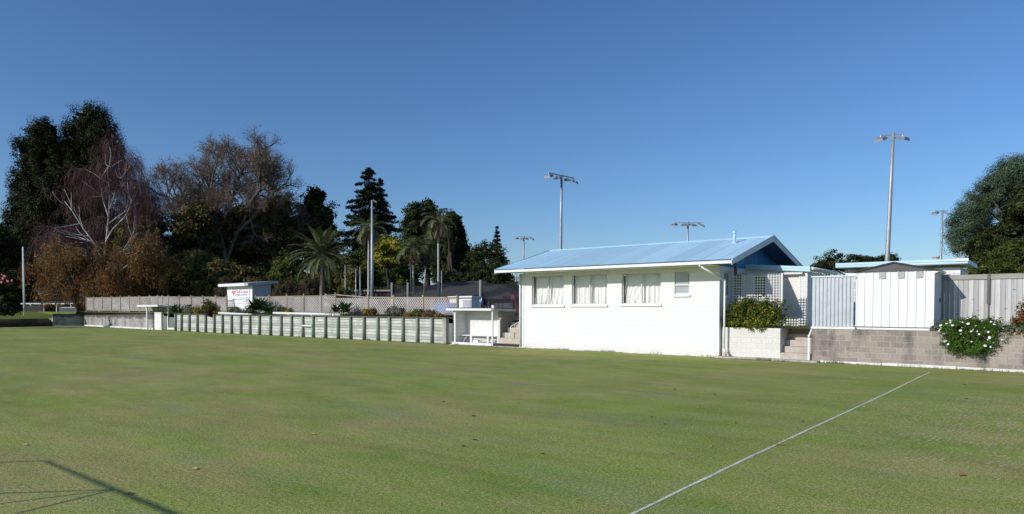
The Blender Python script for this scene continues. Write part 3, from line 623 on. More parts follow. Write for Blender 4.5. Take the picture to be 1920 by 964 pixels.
mb=MB(); mb.box(SX0+.03,SX1-.02,SY0+.02,SY1-.05,1.2,1.298); mb.build('floor',M['dark_post'],sh)
fe=thing('paling_fence','weathered grey vertical paling fence behind the daisy bush','fence',(0,2.3,1.2))
FY=2.25; r2=np.random.default_rng(6); mb=MB(); x=-4.6
while x<9: 
    mb.box(x,x+.145,FY+r2.uniform(0,.008),FY+.03,1.45+r2.uniform(-.02,.02),3.0+r2.uniform(-.01,.01)); x+=.15
mb.build('palings',M['fence_wood'],fe)
mb=MB(); mb.box(-4.6,-2.12,FY-.035,FY-.004,2.93,3.10); mb.box(-2.11,9,FY-.035,FY-.004,2.935,3.105); mb.build('top_rail',M['rail_wood'],fe,bevel=.006)
mb=MB(); mb.box(-4.6,9,FY-.03,FY-.004,1.36,1.5); mb.build('bottom_rail',M['rail_wood'],fe,bevel=.006)
mb=MB(); mb.box(-2.17,-2.09,FY-.075,FY-.037,2.1,3.11); mb.box(-2.14,-2.1,FY-.04,FY-.005,1.3,2.1); mb.build('batten',M['dark_post'],fe)
sk=MB(); p=onY(1826,604,1.7); sk.prism([(p[0]-.06,1.1),(p[0]+.05,1.1),(p[0]+.05,1.76),(p[0]-.03,1.82),(p[0]-.055,1.80)],'y',1.66,1.74); tag(sk.build('timber_stake',M['rail_wood'],None,(p[0],1.7,1.2)),'short timber stake leaning in front of the paling fence','stake')
# ================================================================== weatherboard building behind the shed
BY=9.0; bx0,bx1=-8.65,-3.38
bb=thing('weatherboard_building','white weatherboard building with a pale blue fascia behind the shed','building',(-6,10.8,1.2))
mb=MB(); w2=(-4.6,-4.05,2.6,3.42); wall_y(mb,bx0+.3,bx1-.02-.3,1.0,3.72,BY+.5,BY+.65,[w2]); wall_x(mb,BY+.65,12.4,1.0,3.72,bx1-.47,bx1-.32); wall_x(mb,BY+.65,12.4,1.0,3.72,bx0+.3,bx0+.45); mb.build('wall',M['weather'],bb)
mb=MB(); mb.box(bx0,bx1,BY,BY+.03,3.86,4.05); mb.box(bx0,bx1-.0,BY-.02,BY-.002,3.96,4.06); mb.build('fascia',M['fascia_blue'],bb)
mb=MB(); mb.box(bx1-.5,bx1+.02,BY-.045,BY-.022,3.95,4.075); mb.build('fascia_end',M['white'],bb)
mb=MB(); mb.prism([(BY+.031,4.03),(12.8,3.98),(12.8,3.8),(BY+.031,3.86)],'x',bx1-.03,bx1); mb.build('side_fascia',M['fascia_blue'],bb)
mb=MB(); mb.box(bx0,bx1-.031,BY+.031,12.8,3.97,4.0); mb.build('roof',M['roof_grey'],bb)
mb=MB(); mb.box(bx0,bx1-.031,BY+.031,12.8,3.84,3.86); mb.build('soffit',M['white'],bb)
mb=MB(); a,b,c,d=w2; mb.box(a-.08,b+.08,BY+.46,BY+.498,d,d+.1); mb.box(a-.08,a,BY+.46,BY+.498,c,d); mb.box(b,b+.08,BY+.46,BY+.498,c,d); f=mb.build('window',M['joinery'],bb); mb=MB(); mb.box(a,b,BY+.55,BY+.56,c,d); mb.build('pane',M['dark_glass'],f)
mb=MB(); q=at(1782,486,(BY+3+DIST)*1.0); mb.tube([(-4.9,BY+2.6,3.98),(-4.9,BY+2.6,4.3)],.12,10); mb.tube([(-4.9,BY+2.6,4.3),(-4.9,BY+2.6,4.36)],.16,10); mb.build('roof_vent',M['rail_wood'],bb)
# ================================================================== dugout shelter and steps left of the clubhouse
dg=thing('players_shelter','white open fronted shelter with a bench beside the clubhouse steps','shelter',(-23.7,.8,0))
dx0,dx1=-25.22,-22.36
mb=MB(); mb.box(dx0,dx0+.12,.05,1.0,.03,1.80); mb.box(dx0+.12,dx1-.2,.88,1.0,.03,1.80); mb.build('wall',block('shelter_white',(.82,.81,.78),(.79,.78,.75),(.66,.65,.62),.008,stain=(.66,.64,.58),stain_lo=.55,stain_hi=.9),dg)
mb=MB(); mb.box(dx1-.2,dx1,.55,1.62,.03,1.80); mb.build('end_wall',M['dug_block'],dg,label='bare grey block end wall')
mb=MB(); mb.box(dx1-.2,dx1-.02,.46,.545,.03,1.32); mb.build('end_cap',M['white_worn'],dg)
mb=MB(); mb.prism([(-.12,1.86),(1.75,1.81),(1.75,1.84),(-.12,1.895)],'x',dx0-.4,dx1-.06); mb.build('roof',M['roof_grey'],dg)
nn=int((dx1-.06-dx0+.4)/.25); xs=np.linspace(dx0-.38,dx1-.08,nn*6+1); sheet('roof_sheet',-.14,1.925,1.75,1.875,dg,M['galv'],xs,.025*np.sign(np.sin(np.linspace(0,nn*2*math.pi,len(xs))+.4)),3)
mb=MB(); mb.box(dx0-.4,dx1-.05,-.155,-.122,1.80,1.905); mb.build('front_fascia',M['white'],dg)
mb=MB(); mb.prism([(-.121,1.80),(1.72,1.745),(1.72,1.855),(-.121,1.91)],'x',dx1-.06,dx1-.03) if False else mb.prism([(-.121,1.80),(1.72,1.745),(1.72,1.855),(-.121,1.91)],'x',dx1+.002,dx1+.03); mb.build('side_fascia',paint('grey_fascia',(.62,.62,.62),.5),dg)
mb=MB(); mb.box(-22.5,-22.43,-.04,.03,.0,1.80); mb.build('post',M['white'],dg,bevel=.006)
mb=MB(); mb.box(dx0-.05,-22.51,-.06,.04,.03,.14); mb.build('front_kerb',M['white'],dg,bevel=.01)
mb=MB(); mb.box(-22.5,-22.36,-.05,.04,1.91,2.07); mb.build('white_cap',M['white'],dg,bevel=.01)
bn=thing('bench','white slatted bench with a solid back panel inside the shelter','bench',(-23.6,1.1,.03))
mb=MB(); mb.box(-25.05,-22.6,.42,.80,.46,.50); mb.build('seat',M['white_worn'],bn,bevel=.008)
mb=MB(); mb.box(-24.35,-22.62,.80,.84,.44,1.02); mb.build('backrest',M['white'],bn,bevel=.008)
for x in (-24.32,-23.15):
    mb=MB(); mb.box(x-.06,x+.06,.40,.48,.03,.46); mb.build('leg',M['white'],bn)
for x in (-24.9,-23.7):
    mb=MB(); mb.bar((x-.1,.45,.05),(x+.05,.7,.46),.05,.05); mb.build('brace',M['white_worn'],bn)
mb=MB(); mb.box(-24.3,-22.65,.50,.54,.28,.33); mb.build('stretcher',M['white_worn'],bn)
s2=thing('concrete_steps','brown concrete steps rising beside the left end of the clubhouse','steps',(-21.3,1.6,0))
for i in range(4):
    mb=MB(); z=.17+.255*(i+1); mb.box(-22.33,-20.73,.30+.33*i,.30+.33*(i+1)-.003 if i<3 else 1.9,.02,z)
    mb.build('step',M['concrete'],s2,bevel=.012)
mb=MB(); mb.box(-22.42,-20.75,.03,.297,.03,.17); mb.build('bottom_step',M['concrete'],s2,bevel=.01)
mb=MB(); mb.box(-22.4,-20.76,-.005,.028,.035,.16); mb.build('riser',M['black'],s2)
h2=thing('handrail','thin white tube handrail rising over the brown steps','handrail',(-21.6,.6,.1))
a=onY(957,645,.4); b=onY(957,613,.4); c=onX(982,588,-20.9); mb=MB(); mb.tube([(a[0],.4,.17),(b[0],.4,b[2]-.03),(b[0]+.03,.45,b[2]+.04),(-20.9,2.0,b[2]+.85)],.025,8); mb.build('tube',M['white'],h2)
# ================================================================== timber retaining wall
tw=thing('timber_retaining_wall','pale weathered timber retaining wall with dark green posts','wall',(-41.5,.2,0))
tx0,tx1=-57.25,-25.86
mb=MB(); r2=np.random.default_rng(9)
for k in range(8):
    z=.172*k; mb.box(tx0,tx1,.13+r2.uniform(0,.012),.2,z+.004,z+.168)
mb.build('boards',M['timber'],tw)
mb=MB(); mb.box(tx0-.05,tx1+.1,.0,.26,1.378,1.425); mb.build('cap_rail',M['cap_wood'],tw,bevel=.008)
for p in (329,340.5,355,370,385.5,401.7,417,434,451.5,468.5,486.5,507,527,546.5,567.5,587,610,634,657,682.5,708,730,755,782.5,809.5):
    x=onY(p,615,.06)[0]; mb=MB(); hh=1.375-r2.uniform(0,.02); t=r2.uniform(-.02,.02)
    mb.tube([(x+t,.04,-.05),(x,.055,hh)],[.088,.08],10); mb.build('post',M['green_post'],tw)
x=onY(835,620,.06)[0]; mb=MB(); mb.box(x-.12,x,-.05,.128,-.05,1.375); mb.box(x+.005,x+.12,-.03,.2,-.05,1.37); mb.build('end_post',M['rail_wood'],tw)
mb=MB(); mb.box(x+.12,x+.55,.5,.6,0,1.35); mb.build('return_board',M['cap_wood'],tw)
mb=MB(); a=onY(568,605,.0)[0]; b=onY(586,605,.0)[0]; mb.box(a,b,-.085,-.05,.72,.80); mb.build('white_bar',M['white'],tw)
for k,(p,q,y) in enumerate(((410,473,587.5),(513,640,591))):
    a=onY(p,587,.45); b=onY(q,590,.45); mb=MB(); mb.tube([(a[0],.45,a[2]),(b[0],.45,b[2]-.01)],.085,10)
    for t in (.25,.6,.9): mb.box(a[0]+(b[0]-a[0])*t-.06,a[0]+(b[0]-a[0])*t+.06,.36,.54,1.36,a[2]+.02)
    tag(mb.build('white_pipe',M['white'],None,(a[0],.45,1.4)),('short white pipe on the timber wall in front of the sign hut','long white pipe on the timber wall right of the sign hut')[k],'pipe')
# ================================================================== lattice fences
def lattice_fence(label,posts,Y,base,step=.13):
    """posts: (px, top y px)"""
    P=[onY(px,py,Y) for px,py in posts]
    f=thing('lattice_fence',label,'fence',(P[0][0],Y,base))
    for i,p in enumerate(P):
        mb=MB(); mb.box(p[0]-.055,p[0]+.055,Y-.05,Y+.05,base-.3,p[2]+.12); mb.build('post',M['lat_post'],f)
    for a,b in zip(P[:-1],P[1:]):
        if a[0]+.3>b[0]: continue
        x0,x1=a[0]+.06,b[0]-.06; zt_=min(a[2],b[2]); mb=MB(); h=zt_-.06-base-.1
        lattice(mb,(x0,Y,base+.1),(1,0,0),(0,0,1),x1-x0,h,step,.031,.010,math.radians(45)); mb.build('lattice_panel',M['lattice'],f)
        mb=MB(); mb.bar((x0,Y,a[2]-.03),(x1,Y,b[2]-.03),.05,.06); mb.build('rail',M['lat_post'],f); mb=MB(); mb.box(x0,x1,Y-.03,Y+.03,base-.02,base+.09); mb.build('rail',M['lat_post'],f)
    return f
lattice_fence('diagonal lattice fence on top of the old block wall left of the sign hut',[(162,558),(176,558),(192,557.5),(209,557),(226,557),(243,556.5),(262,556.5),(281,556),(296,555.5),(305,556),(316,556),(337,556),(359,556),(381,556.5),(405,556.5),(425,557)],1.05,1.62,.135)
lattice_fence('diagonal lattice fence with plants along its foot right of the sign hut',[(480,556.5),(505.5,556),(538,555),(570,554.5),(603,554),(629.5,552),(690,556.5),(738,557),(793.5,557),(858,557)],1.7,1.55,.135)
# blue sheet behind the lattice
a=onY(815,568,1.9); b=onY(856,592,1.9); mb=MB(); mb.box(a[0],b[0],1.88,1.92,1.5,a[2]); tag(mb.build('blue_tarpaulin',M['tarp'],None,(a[0],1.9,1.4)),'bright blue tarpaulin showing through the right end of the lattice','tarpaulin')
# ================================================================== sign hut
hut=thing('sign_hut','small white hut carrying the croquet sign, shade coloured grey on its side','hut',(-49.6,2.4,1.4))
ux0,ux1,uy0,uy1=-51.53,-47.83,1.6,3.15
mb=MB(); mb.box(ux0,ux1,uy0,uy0+.05,1.4,3.66); mb.build('front_wall',M['white'],hut)
mb=MB(); mb.prism([(uy0+.051,1.4),(uy1,1.4),(uy1,3.78),(uy0+.051,3.66)],'x',ux1-.05,ux1-.003); mb.prism([(uy0+.051,1.4),(uy1,1.4),(uy1,3.78),(uy0+.051,3.66)],'x',ux0+.003,ux0+.05); mb.box(ux0+.05,ux1-.05,uy1-.05,uy1,1.4,3.77); mb.build('side_wall',M['shade_and_roof_grey'],hut)
rz=lambda y: 3.73+.095*(y-1.3)
mb=MB(); mb.prism([(1.2,rz(1.2)),(3.65,rz(3.65)),(3.65,rz(3.65)+.05),(1.2,rz(1.2)+.05)],'x',ux0-.55,ux1+.2); mb.build('roof',M['roof_grey'],hut)
mb=MB(); mb.box(ux0-.52,ux1-.28,1.13,1.19,rz(1.2)-.16,rz(1.2)+.05); mb.build('front_fascia',M['white'],hut)
mb=MB(); mb.prism([(1.13,rz(1.13)-.16),(3.66,rz(3.66)-.14),(3.66,rz(3.66)+.055),(1.13,rz(1.13)+.055)],'x',ux1+.201,ux1+.23); mb.box(ux1-.279,ux1+.2,1.15,1.19,rz(1.2)-.15,rz(1.2)+.05); mb.build('side_fascia',M['shade_and_roof_grey'],hut)
s0=onY(433.4,538.5,1.57); s1=onY(467.5,569,1.57)
bd=MB(); bd.box(s0[0],s1[0],1.555,1.597,s1[2],s0[2]); bd=bd.build('sign_board',M['sign_white'],hut,bevel=.005)
SW=s1[0]-s0[0]; SH=s0[2]-s1[2]
def text(body,cx,cz,width,mat,par,y,size=1,shear=0,name='lettering'):
    cu=bpy.data.curves.new(name,'FONT'); cu.body=body; cu.size=size; cu.align_x='CENTER'; cu.align_y='CENTER'; cu.extrude=.003; cu.offset=.006; cu.shear=shear
    tmp=bpy.data.objects.new('tmp',cu); COL.objects.link(tmp); bpy.context.view_layer.update()
    me=bpy.data.meshes.new_from_object(tmp.evaluated_get(bpy.context.evaluated_depsgraph_get())); bpy.data.objects.remove(tmp); bpy.data.curves.remove(cu)
    co_=np.empty(len(me.vertices)*3,np.float32); me.vertices.foreach_get('co',co_); co_=co_.reshape(-1,3)
    k=width/(co_[:,0].max()-co_[:,0].min()); V=np.stack([cx+co_[:,0]*k,y-co_[:,2]*.5,cz+co_[:,1]*k],1)-ORG[par.name]
    me.vertices.foreach_set('co',V.astype(np.float32).ravel()); me.name=name; me.materials.clear(); me.update()
    o=bpy.data.objects.new(name,me); COL.objects.link(o); me.materials.append(mat); o.parent=par; ORG[o.name]=ORG[par.name]; return o
fx=lambda u: s0[0]+SW*u
fz=lambda v: s0[2]-SH*v
ty=1.551
text('Tauranga Croquet Club (Inc)',fx(.50),fz(.12),SW*.90,M['sign_blue'],bd,ty)
text('Golf Croquet',fx(.625),fz(.31),SW*.64,M['sign_red'],bd,ty)
text('Ph: 571 0822 or 576 7180',fx(.5),fz(.49),SW*.76,M['sign_blue'],bd,ty)
text('Proudly supported by',fx(.24),fz(.755),SW*.40,M['sign_grey'],bd,ty,shear=.2); text('LEGACY',fx(.62),fz(.745),SW*.31,M['sign_grey'],bd,ty); text('Trust',fx(.70),fz(.88),SW*.1,M['sign_grey'],bd,ty)
def disc(cx,cz,rx,rz_,y,n=28,inner=None):
    mb=MB(); A=[(cx+rx*math.cos(t),y,cz+rz_*math.sin(t)) for t in np.arange(n)*2*math.pi/n]
    if inner:
        B=[(cx+(p[0]-cx)*inner,y,cz+(p[2]-cz)*inner) for p in A]
        for i in range(n): mb.quad(A[i],A[(i+1)%n],B[(i+1)%n],B[i])
    else: mb.quad(*A)
    return mb
disc(fx(.155),fz(.31),SW*.115,SH*.10,ty-.001).build('red_oval',M['sign_red'],bd)
text('GOLF',fx(.155),fz(.285),SW*.15,M['sign_white'],bd,ty-.004); text('CROQUET',fx(.155),fz(.345),SW*.17,M['sign_white'],bd,ty-.004)
disc(fx(.885),fz(.77),SW*.07,SH*.145,ty-.001,inner=.72).build('emblem',M['sign_grey'],bd)
mb=disc(fx(.885),fz(.80),SW*.035,SH*.05,ty-.002); mb.build('emblem_mark',M['sign_grey'],bd)
# ================================================================== left block wall, shelter, kerbs
lw=thing('old_block_wall','old mottled concrete block wall at the far corner of the green','wall',(-70,.7,0))
A=np.array([-79.6,1.0]); B=np.array([-61.6,.42]); dd=(B-A)/np.linalg.norm(B-A); nn_=np.array([-dd[1],dd[0]])
mb=MB(); q=[A,B,B+nn_*.2,A+nn_*.2]; mb.prism([tuple(p) for p in q],'z',-.05,1.50); mb.build('blockwork',M['left_block'],lw)
rwl=thing('return_wall','low dark block wall in shade turning the far left corner','wall',(-79.8,-.4,0))
mb=MB(); mb.box(-79.9,-79.7,-1.85,1.0,-.05,1.27); mb.build('blockwork',M['left_block'],rwl)
kb=[(-79.5,-72.5),(-72.45,-66.0),(-65.95,-61.7)]; kl=['white kerb board at the far left corner of the green','middle white kerb board along the old block wall','white kerb board ending at the far shelter']
for (a,b),l in zip(kb,kl):
    ya=1.0-(a+79.6)/18*.58; yb=1.0-(b+79.6)/18*.58; mb=MB(); mb.prism([(a,ya-.2),(b,yb-.2),(b,yb-.06),(a,ya-.06)],'z',-.03,.13); tag(mb.build('kerb_board',M['white_worn'],None,(a,ya,0)),l,'kerb','white kerb boards along the old block wall')
mb=MB(); mb.box(-79.66,-79.52,-1.8,.7,-.03,.10); tag(mb.build('kerb_board',M['white_worn'],None,(-79.6,-.5,0)),'white kerb board at the foot of the shaded return wall','kerb','white kerb boards along the old block wall')
ds=thing('players_shelter','small far white shelter where the block wall meets the timber wall','shelter',(-60.5,.9,0))
gx0,gx1=-63.8,-59.75
mb=MB(); mb.prism([(-.15,2.03),(2.9,1.80),(2.9,1.86),(-.15,2.13)],'x',gx0,gx1); mb.build('roof',M['roof_grey'],ds)
mb=MB(); mb.box(gx0,gx1,-.2,-.155,2.0,2.14); mb.build('front_fascia',M['white'],ds)
mb=MB(); mb.prism([(-.2,1.99),(2.9,1.74),(2.9,1.88),(-.2,2.15)],'x',gx1+.002,gx1+.04); mb.build('side_fascia',paint('white_grey_fascia',(.6,.6,.6),.5),ds)
for x,y in ((-62.2,.0),(-59.9,.75)):
    mb=MB(); mb.box(x-.06,x+.06,y-.06,y+.06,0,1.97); mb.build('post',M['white'],ds)
mb=MB(); mb.box(-61.6,-60.3,.35,.5,0,1.5); mb.build('pier',M['white_worn'],ds)
mb=MB(); mb.box(-60.29,-57.3,2.2,2.35,0,1.9); mb.build('back_wall',M['white_worn'],ds)
mb=MB(); mb.box(-60.2,-57.5,1.5,2.0,.42,.5); mb.box(-60.0,-57.5,.7,.95,.05,.2); mb.build('seat',M['white'],ds)
mb=MB(); mb.box(-59.3,-58.2,1.9,2.0,.55,.95); mb.build('blue_panel',paint('pale_blue_panel',(.30,.42,.52),.5),ds)
# grey hut behind lattice at left
gh=thing('garden_hut','small pale blue grey hut peeping over the far left lattice','hut',tuple(at(248,575,84)*[1,1,0]+[0,0,1.4]))
p=at(223,548,84); q=at(246,548,84); r_=at(276,550,86)
def face_prism(mb,p,q,depthv,z0,z1):
    p=np.array(p);q=np.array(q);d=np.array(depthv); base=[p,q,q+d,p+d]
    mb.add([(b[0],b[1],z0) for b in base]+[(b[0],b[1],z1) for b in base],[(3,2,1,0),(4,5,6,7),(0,1,5,4),(1,2,6,5),(2,3,7,6),(3,0,4,7)])
dv=np.array([r_[0]-q[0],r_[1]-q[1],0])
mb=MB(); face_prism(mb,p,q,dv,1.3,p[2]); mb.build('wall',paint('pale_hut',(.38,.43,.48),.6,.25,3),gh)
mb=MB(); face_prism(mb,p+(q-p)*-.1+[0,0,0],q+(q-p)*.05,dv*1.12,p[2]+.003,p[2]+.16); mb.build('roof',M['shade_and_roof_grey'],gh)
# ================================================================== netting fence and pavilion
NY=15.3
nf=thing('netting_fence','tall black netting fence on round green posts in front of the pavilion','fence',(-40,NY,1.3))
NP=[(655,538),(697,534),(735,530),(765,530),(822,528),(901,525),(977,522)]
tops=[onY(px,py,NY) for px,py in NP]
for i,p in enumerate(tops):
    if i==1: continue
    mb=MB(); mb.tube([(p[0],NY,1.1),(p[0],NY,p[2])],[.13,.11],10); mb.build('post',M['green_post'],nf)
for a,b in zip(tops[:-1],tops[1:]):
    n=12; top=[(a[0]+(b[0]-a[0])*t,NY+.14,a[2]+(b[2]-a[2])*t-.12-.35*4*t*(1-t)*min(1,(b[0]-a[0])/5)) for t in np.linspace(0,1,n)]
    mb=MB()
    for p,q in zip(top[:-1],top[1:]): mb.quad((p[0],NY+.14,1.25),(q[0],NY+.14,1.25),q,p)
    mb.build('net',M['net'],nf)
    mb=MB(); mb.tube(top,.02,4); mb.build('top_wire',M['black'],nf)
a,b=onY(657,545,NY),onY(734,545,NY); mb=MB(); mb.bar((a[0],NY-.1,a[2]),(b[0],NY-.1,b[2]),.1,.13); mb.build('rail',M['lat_post'],nf)
p=onY(902,563,NY-.2); mb=MB(); mb.box(p[0]-.16,p[0]+.16,NY-.24,NY-.2,p[2]-.24,p[2]+.24); o=mb.build('number_plate',M['blue_sign'],nf)
mb=MB(); mb.box(p[0]-.10,p[0]-.04,NY-.246,NY-.241,p[2]-.14,p[2]+.05); mb.box(p[0]+.04,p[0]+.10,NY-.246,NY-.241,p[2]-.05,p[2]+.14); mb.build('white_mark',M['sign_white'],o)
p=onY(966,565,NY+3); mb=MB(); mb.prism([(p[0]-.45,p[2]+.55),(p[0]-.1,p[2]+.5),(p[0]+.45,p[2]-1.1),(p[0]-.2,p[2]-1.1)],'y',NY+3,NY+3.04); tag(mb.build('banner',M['red_sign'],None,(p[0],NY+3,1.2)),'red feather banner by the netting near the clubhouse corner','banner')
pv=thing('pavilion','long low pavilion with a dark tiled hip roof behind the netting','building',tuple(at(830,575,80)*[1,1,0]+[0,0,1.2]))
def P(px,py,d): return at(px,py,d)
eL=P(688,553,82); eR=P(962,560,72); rL=P(757,531,92); rR=P(852,531,88); ez=(eL[2]+eR[2])/2; ez=3.05; rzz=5.1
eL[2]=eR[2]=ez; rL[2]=rR[2]=rzz; dirn=(eR-eL)/np.linalg.norm(eR-eL); back=np.array([-dirn[1],dirn[0],0]); back/=np.linalg.norm(back)
if back@_f<0: back=-back
bL=eL+back*15; bR=eR+back*15; mid=back*7.5; r0=eL+mid+dirn*6.5; r1=eR+mid-dirn*6.5; r0[2]=r1[2]=rzz
mb=MB(); mb.quad(eL,eR,r1,r0); mb.quad(eR,bR,r1); mb.quad(bR,bL,r0,r1); mb.quad(bL,eL,r0); mb.build('roof',M['pav_roof'],pv)
mb=MB(); 
for p,q in ((eL,eR),(eR,bR),(bL,eL)): mb.bar(p-np.array([0,0,.12]),q-np.array([0,0,.12]),.1,.22)
mb.build('gutter',paint('dark_red_gutter',(.06,.03,.028),.6),pv)
i0=eL+dirn*.8+back*.8; i1=eR-dirn*.8+back*.8; i2=bR-dirn*.8-back*.8; i3=bL+dirn*.8-back*.8
mb=MB(); V=[(p[0],p[1],z) for z in (1.1,3.04) for p in (i0,i1,i2,i3)]; mb.add(V,[(4,5,6,7),(0,1,5,4),(1,2,6,5),(2,3,7,6),(3,0,4,7)]); mb.build('wall',M['pav_wall'],pv)
L=np.linalg.norm(eR-eL)
for t in (.18,.32,.48,.88,.95):
    c=eL+dirn*(L*t)+back*.78; a=c-dirn*.8; b=c+dirn*.8
    mb=MB(); mb.bar((a[0],a[1],2.3),(b[0],b[1],2.3),.06,1.2); mb.build('window',M['slate'],pv)
c=eL+dirn*(L*.80)+back*.74; mb=MB(); a=c-dirn*.55; b=c+dirn*.55
mb.bar((a[0],a[1],1.2),(a[0],a[1],3.0),.12,.12); mb.bar((b[0],b[1],1.2),(b[0],b[1],3.0),.12,.12); mb.bar((a[0],a[1],2.95),(b[0],b[1],2.95),.1,.12); mb.build('door_frame',M['joinery'],pv)
A0=at(758,532.5,88); A1=at(789,531.5,88); AP=at(774,524.5,88); bk=_f0*3.0; e_=np.array([0,0,-.5])
mb=MB(); V=[A0+e_,A1+e_,A1,AP,A0]; V=V+[v+bk for v in V]; mb.add(V,[(0,1,2,3,4),(9,8,7,6,5),(1,6,7,2),(0,4,9,5)]); mb.build('red_gable',paint('salmon_gable',(.42,.13,.10),.7),pv)
up=np.array([0,0,.06]); o_=(A1-A0)*.06; bf=_f0*.35
mb=MB(); mb.quad(A0-o_+up*.2-bf,AP+up-bf,AP+up+bk,A0-o_+up*.2+bk); mb.quad(A1+o_+up*.2-bf,AP+up-bf,AP+up+bk,A1+o_+up*.2+bk); mb.build('gable_roof',M['pav_roof'],pv)
ks=thing('ticket_kiosk','small white kiosk behind the players shelter roof','kiosk',tuple(at(866,575,47)*[1,1,0]+[0,0,1.2]))
p=at(843,556.5,48); q=at(884,556.5,46); r_=at(896,558,47.4); dv=np.array([r_[0]-q[0],r_[1]-q[1],0])*1.3; z=p[2]
mb=MB(); face_prism(mb,p,q,dv,1.1,q[2]-.05); mb.build('wall',paint('kiosk_paint',(.80,.77,.72),.6),ks)
mb=MB(); face_prism(mb,p-(q-p)*.04-dv*.12,q+(q-p)*.06-dv*.12,dv*1.3,q[2]-.045,q[2]+.05); mb.build('roof',M['white'],ks)
a=p+(q-p)*.62-dv*.03; b=p+(q-p)*.97-dv*.03; mb=MB(); face_prism(mb,a,b,dv*.02,q[2]-.85,q[2]-.2); mb.build('shutter',paint('shutter_grey',(.45,.47,.48),.5),ks)
# ================================================================== poles and lamps
def lamp_head(mbh,mbg,c,fwd,tilt,w,l,th):
    f=np.array([fwd[0],fwd[1],0.]); f/=np.linalg.norm(f); f=f*math.cos(tilt)+np.array([0,0,-math.sin(tilt)]); s=np.cross(f,(0,0,1)); s/=np.linalg.norm(s); n=np.cross(s,f)
    def bx(mb,c,a,b,t,taper=1):
        V=[]
        for k,tt in ((-.5,1),( .5,taper)):
            for i,j in ((-.5,-.5),(.5,-.5),(.5,.5),(-.5,.5)): V.append(c+s*i*a*tt+f*j*b*tt+n*k*t)
        mb.add(V,[(0,3,2,1),(4,5,6,7),(0,1,5,4),(1,2,6,5),(2,3,7,6),(3,0,4,7)])
    c=np.array(c,float); bx(mbh,c,w,l,th,.7); bx(mbg,c-n*(th/2+.004),w*.9,l*.9,.006)
def flood(label,px,ytop,d,heads,r0,r1,lean=0,arm=None,armdir=None,hw=.55,group='floodlight poles'):
    top=at(px,ytop,d); b=np.array([top[0]-lean*_r[0],top[1]-lean*_r[1],1.1]); f=thing('floodlight_pole',label,'floodlight',tuple(b),group)
    mb=MB(); mb.tube([b,b+(top-b)*.35,b+(top-b)*.7,top],[r0,r0*.8+r1*.2,r0*.35+r1*.65,r1],12); mb.build('pole',M['galv'],f)
    ad=np.array(armdir if armdir is not None else _r,float); ad[2]=0; ad/=np.linalg.norm(ad)
    ts=[h[0] for h in heads]; mb=MB(); mb.bar(top+ad*min(ts)+[0,0,-.12],top+ad*max(ts)+[0,0,-.12],.09,.09)
    for t,_,_ in heads: mb.bar(top+ad*t+[0,0,-.12],top+ad*t+[0,0,-.30],.05,.05)
    mb.build('cross_arm',M['galv'],f)
    for t,fw,tl in heads:
        h=MB(); g=MB(); lamp_head(h,g,top+ad*t+np.array([0,0,-.42]),fw,tl,hw,hw*1.15,.2)
        o=h.build('lamp',M['lamp'],f); g.build('lamp_glass',M['lampglass'],o)
    return f
F=lambda a: (_r*math.sin(a)-_f0*math.cos(a))   # a=0 faces the camera, + to the right
ad1=_r+_f0*.9
flood('tall floodlight pole with four lamps rising behind the left half of the blue roof',1053,327,67,[(-1.9,F(-.5),.35),(-.65,F(-.2),.3),(.75,F(.3),.3),(1.9,F(1.1),.5)],.19,.11,.15,armdir=_r+_f0*1.0,hw=.72)
flood('floodlight pole with four lamps above the right half of the blue roof',1290,416,95,[(-2.0,F(-.6),.35),(-.5,F(-.2),.3),(.7,F(.3),.3),(1.9,F(1.2),.5)],.19,.12,.1,hw=.9)
flood('distant floodlight pole with four lamps left of the clubhouse roof',982,443,118,[(-1.3,F(-.6),.35),(-.3,F(-.2),.3),(.5,F(.3),.3),(1.4,F(1.1),.5)],.2,.13,.1,hw=.7)
flood('smallest and farthest floodlight pole near the left eave of the clubhouse',968,504,215,[(-1.3,F(-.6),.35),(0,F(0),.3),(1.3,F(1.0),.5)],.3,.2,0,hw=.9)
flood('tallest floodlight pole with two lamps standing behind the white shed',1675,249,50,[(-.85,F(-.9),.4),(.62,F(.5),.35)],.18,.11,.45,armdir=_r-_f0*.25,hw=.72)
flood('short looking floodlight pole with two lamps beside the blue green tree',1767,394,91,[(-1.0,F(-.9),.4),(.75,F(.6),.35)],.19,.12,.2,hw=.85)
tp=at(697.5,376,55); f=thing('light_pole','thick plain steel light pole in front of the tall pine','pole',(tp[0],tp[1],1.2))
mb=MB(); mb.tube([(tp[0]-.08,tp[1],1.1),(tp[0]-.03,tp[1],5),(tp[0],tp[1],tp[2])],[.15,.12,.075],12); mb.build('pole',M['galv'],f)
h=MB(); g=MB(); lamp_head(h,g,tp+_r*.22+np.array([0,0,-.05]),_r,.5,.25,.42,.12); o=h.build('lamp',M['lamp'],f); g.build('lamp_glass',M['lampglass'],o)
tp=at(43,463,69); mb=MB(); mb.tube([(tp[0]+.05,tp[1],1.1),(tp[0],tp[1],tp[2])],[.10,.065],10); tag(mb.build('flagpole',M['white'],None,(tp[0],tp[1],1.2)),'plain white flagpole at the far left','flagpole')
for px,yt,l,r_ in ((647,497,'thin grey steel post left of the bracket lamp',.035),(675,501,'rust streaked thin post left of the thick steel pole',.04)):
    tp=at(px,yt,62); mb=MB(); mb.tube([(tp[0],tp[1],1.1),tuple(tp)],r_,8); tag(mb.build('steel_post',M['galv'],None,(tp[0],tp[1],1.2)),l,'post')
tp=at(667,504,63); f=thing('street_lamp','small street lamp with a bracket arm reaching left','lamp',(tp[0],tp[1],1.2))
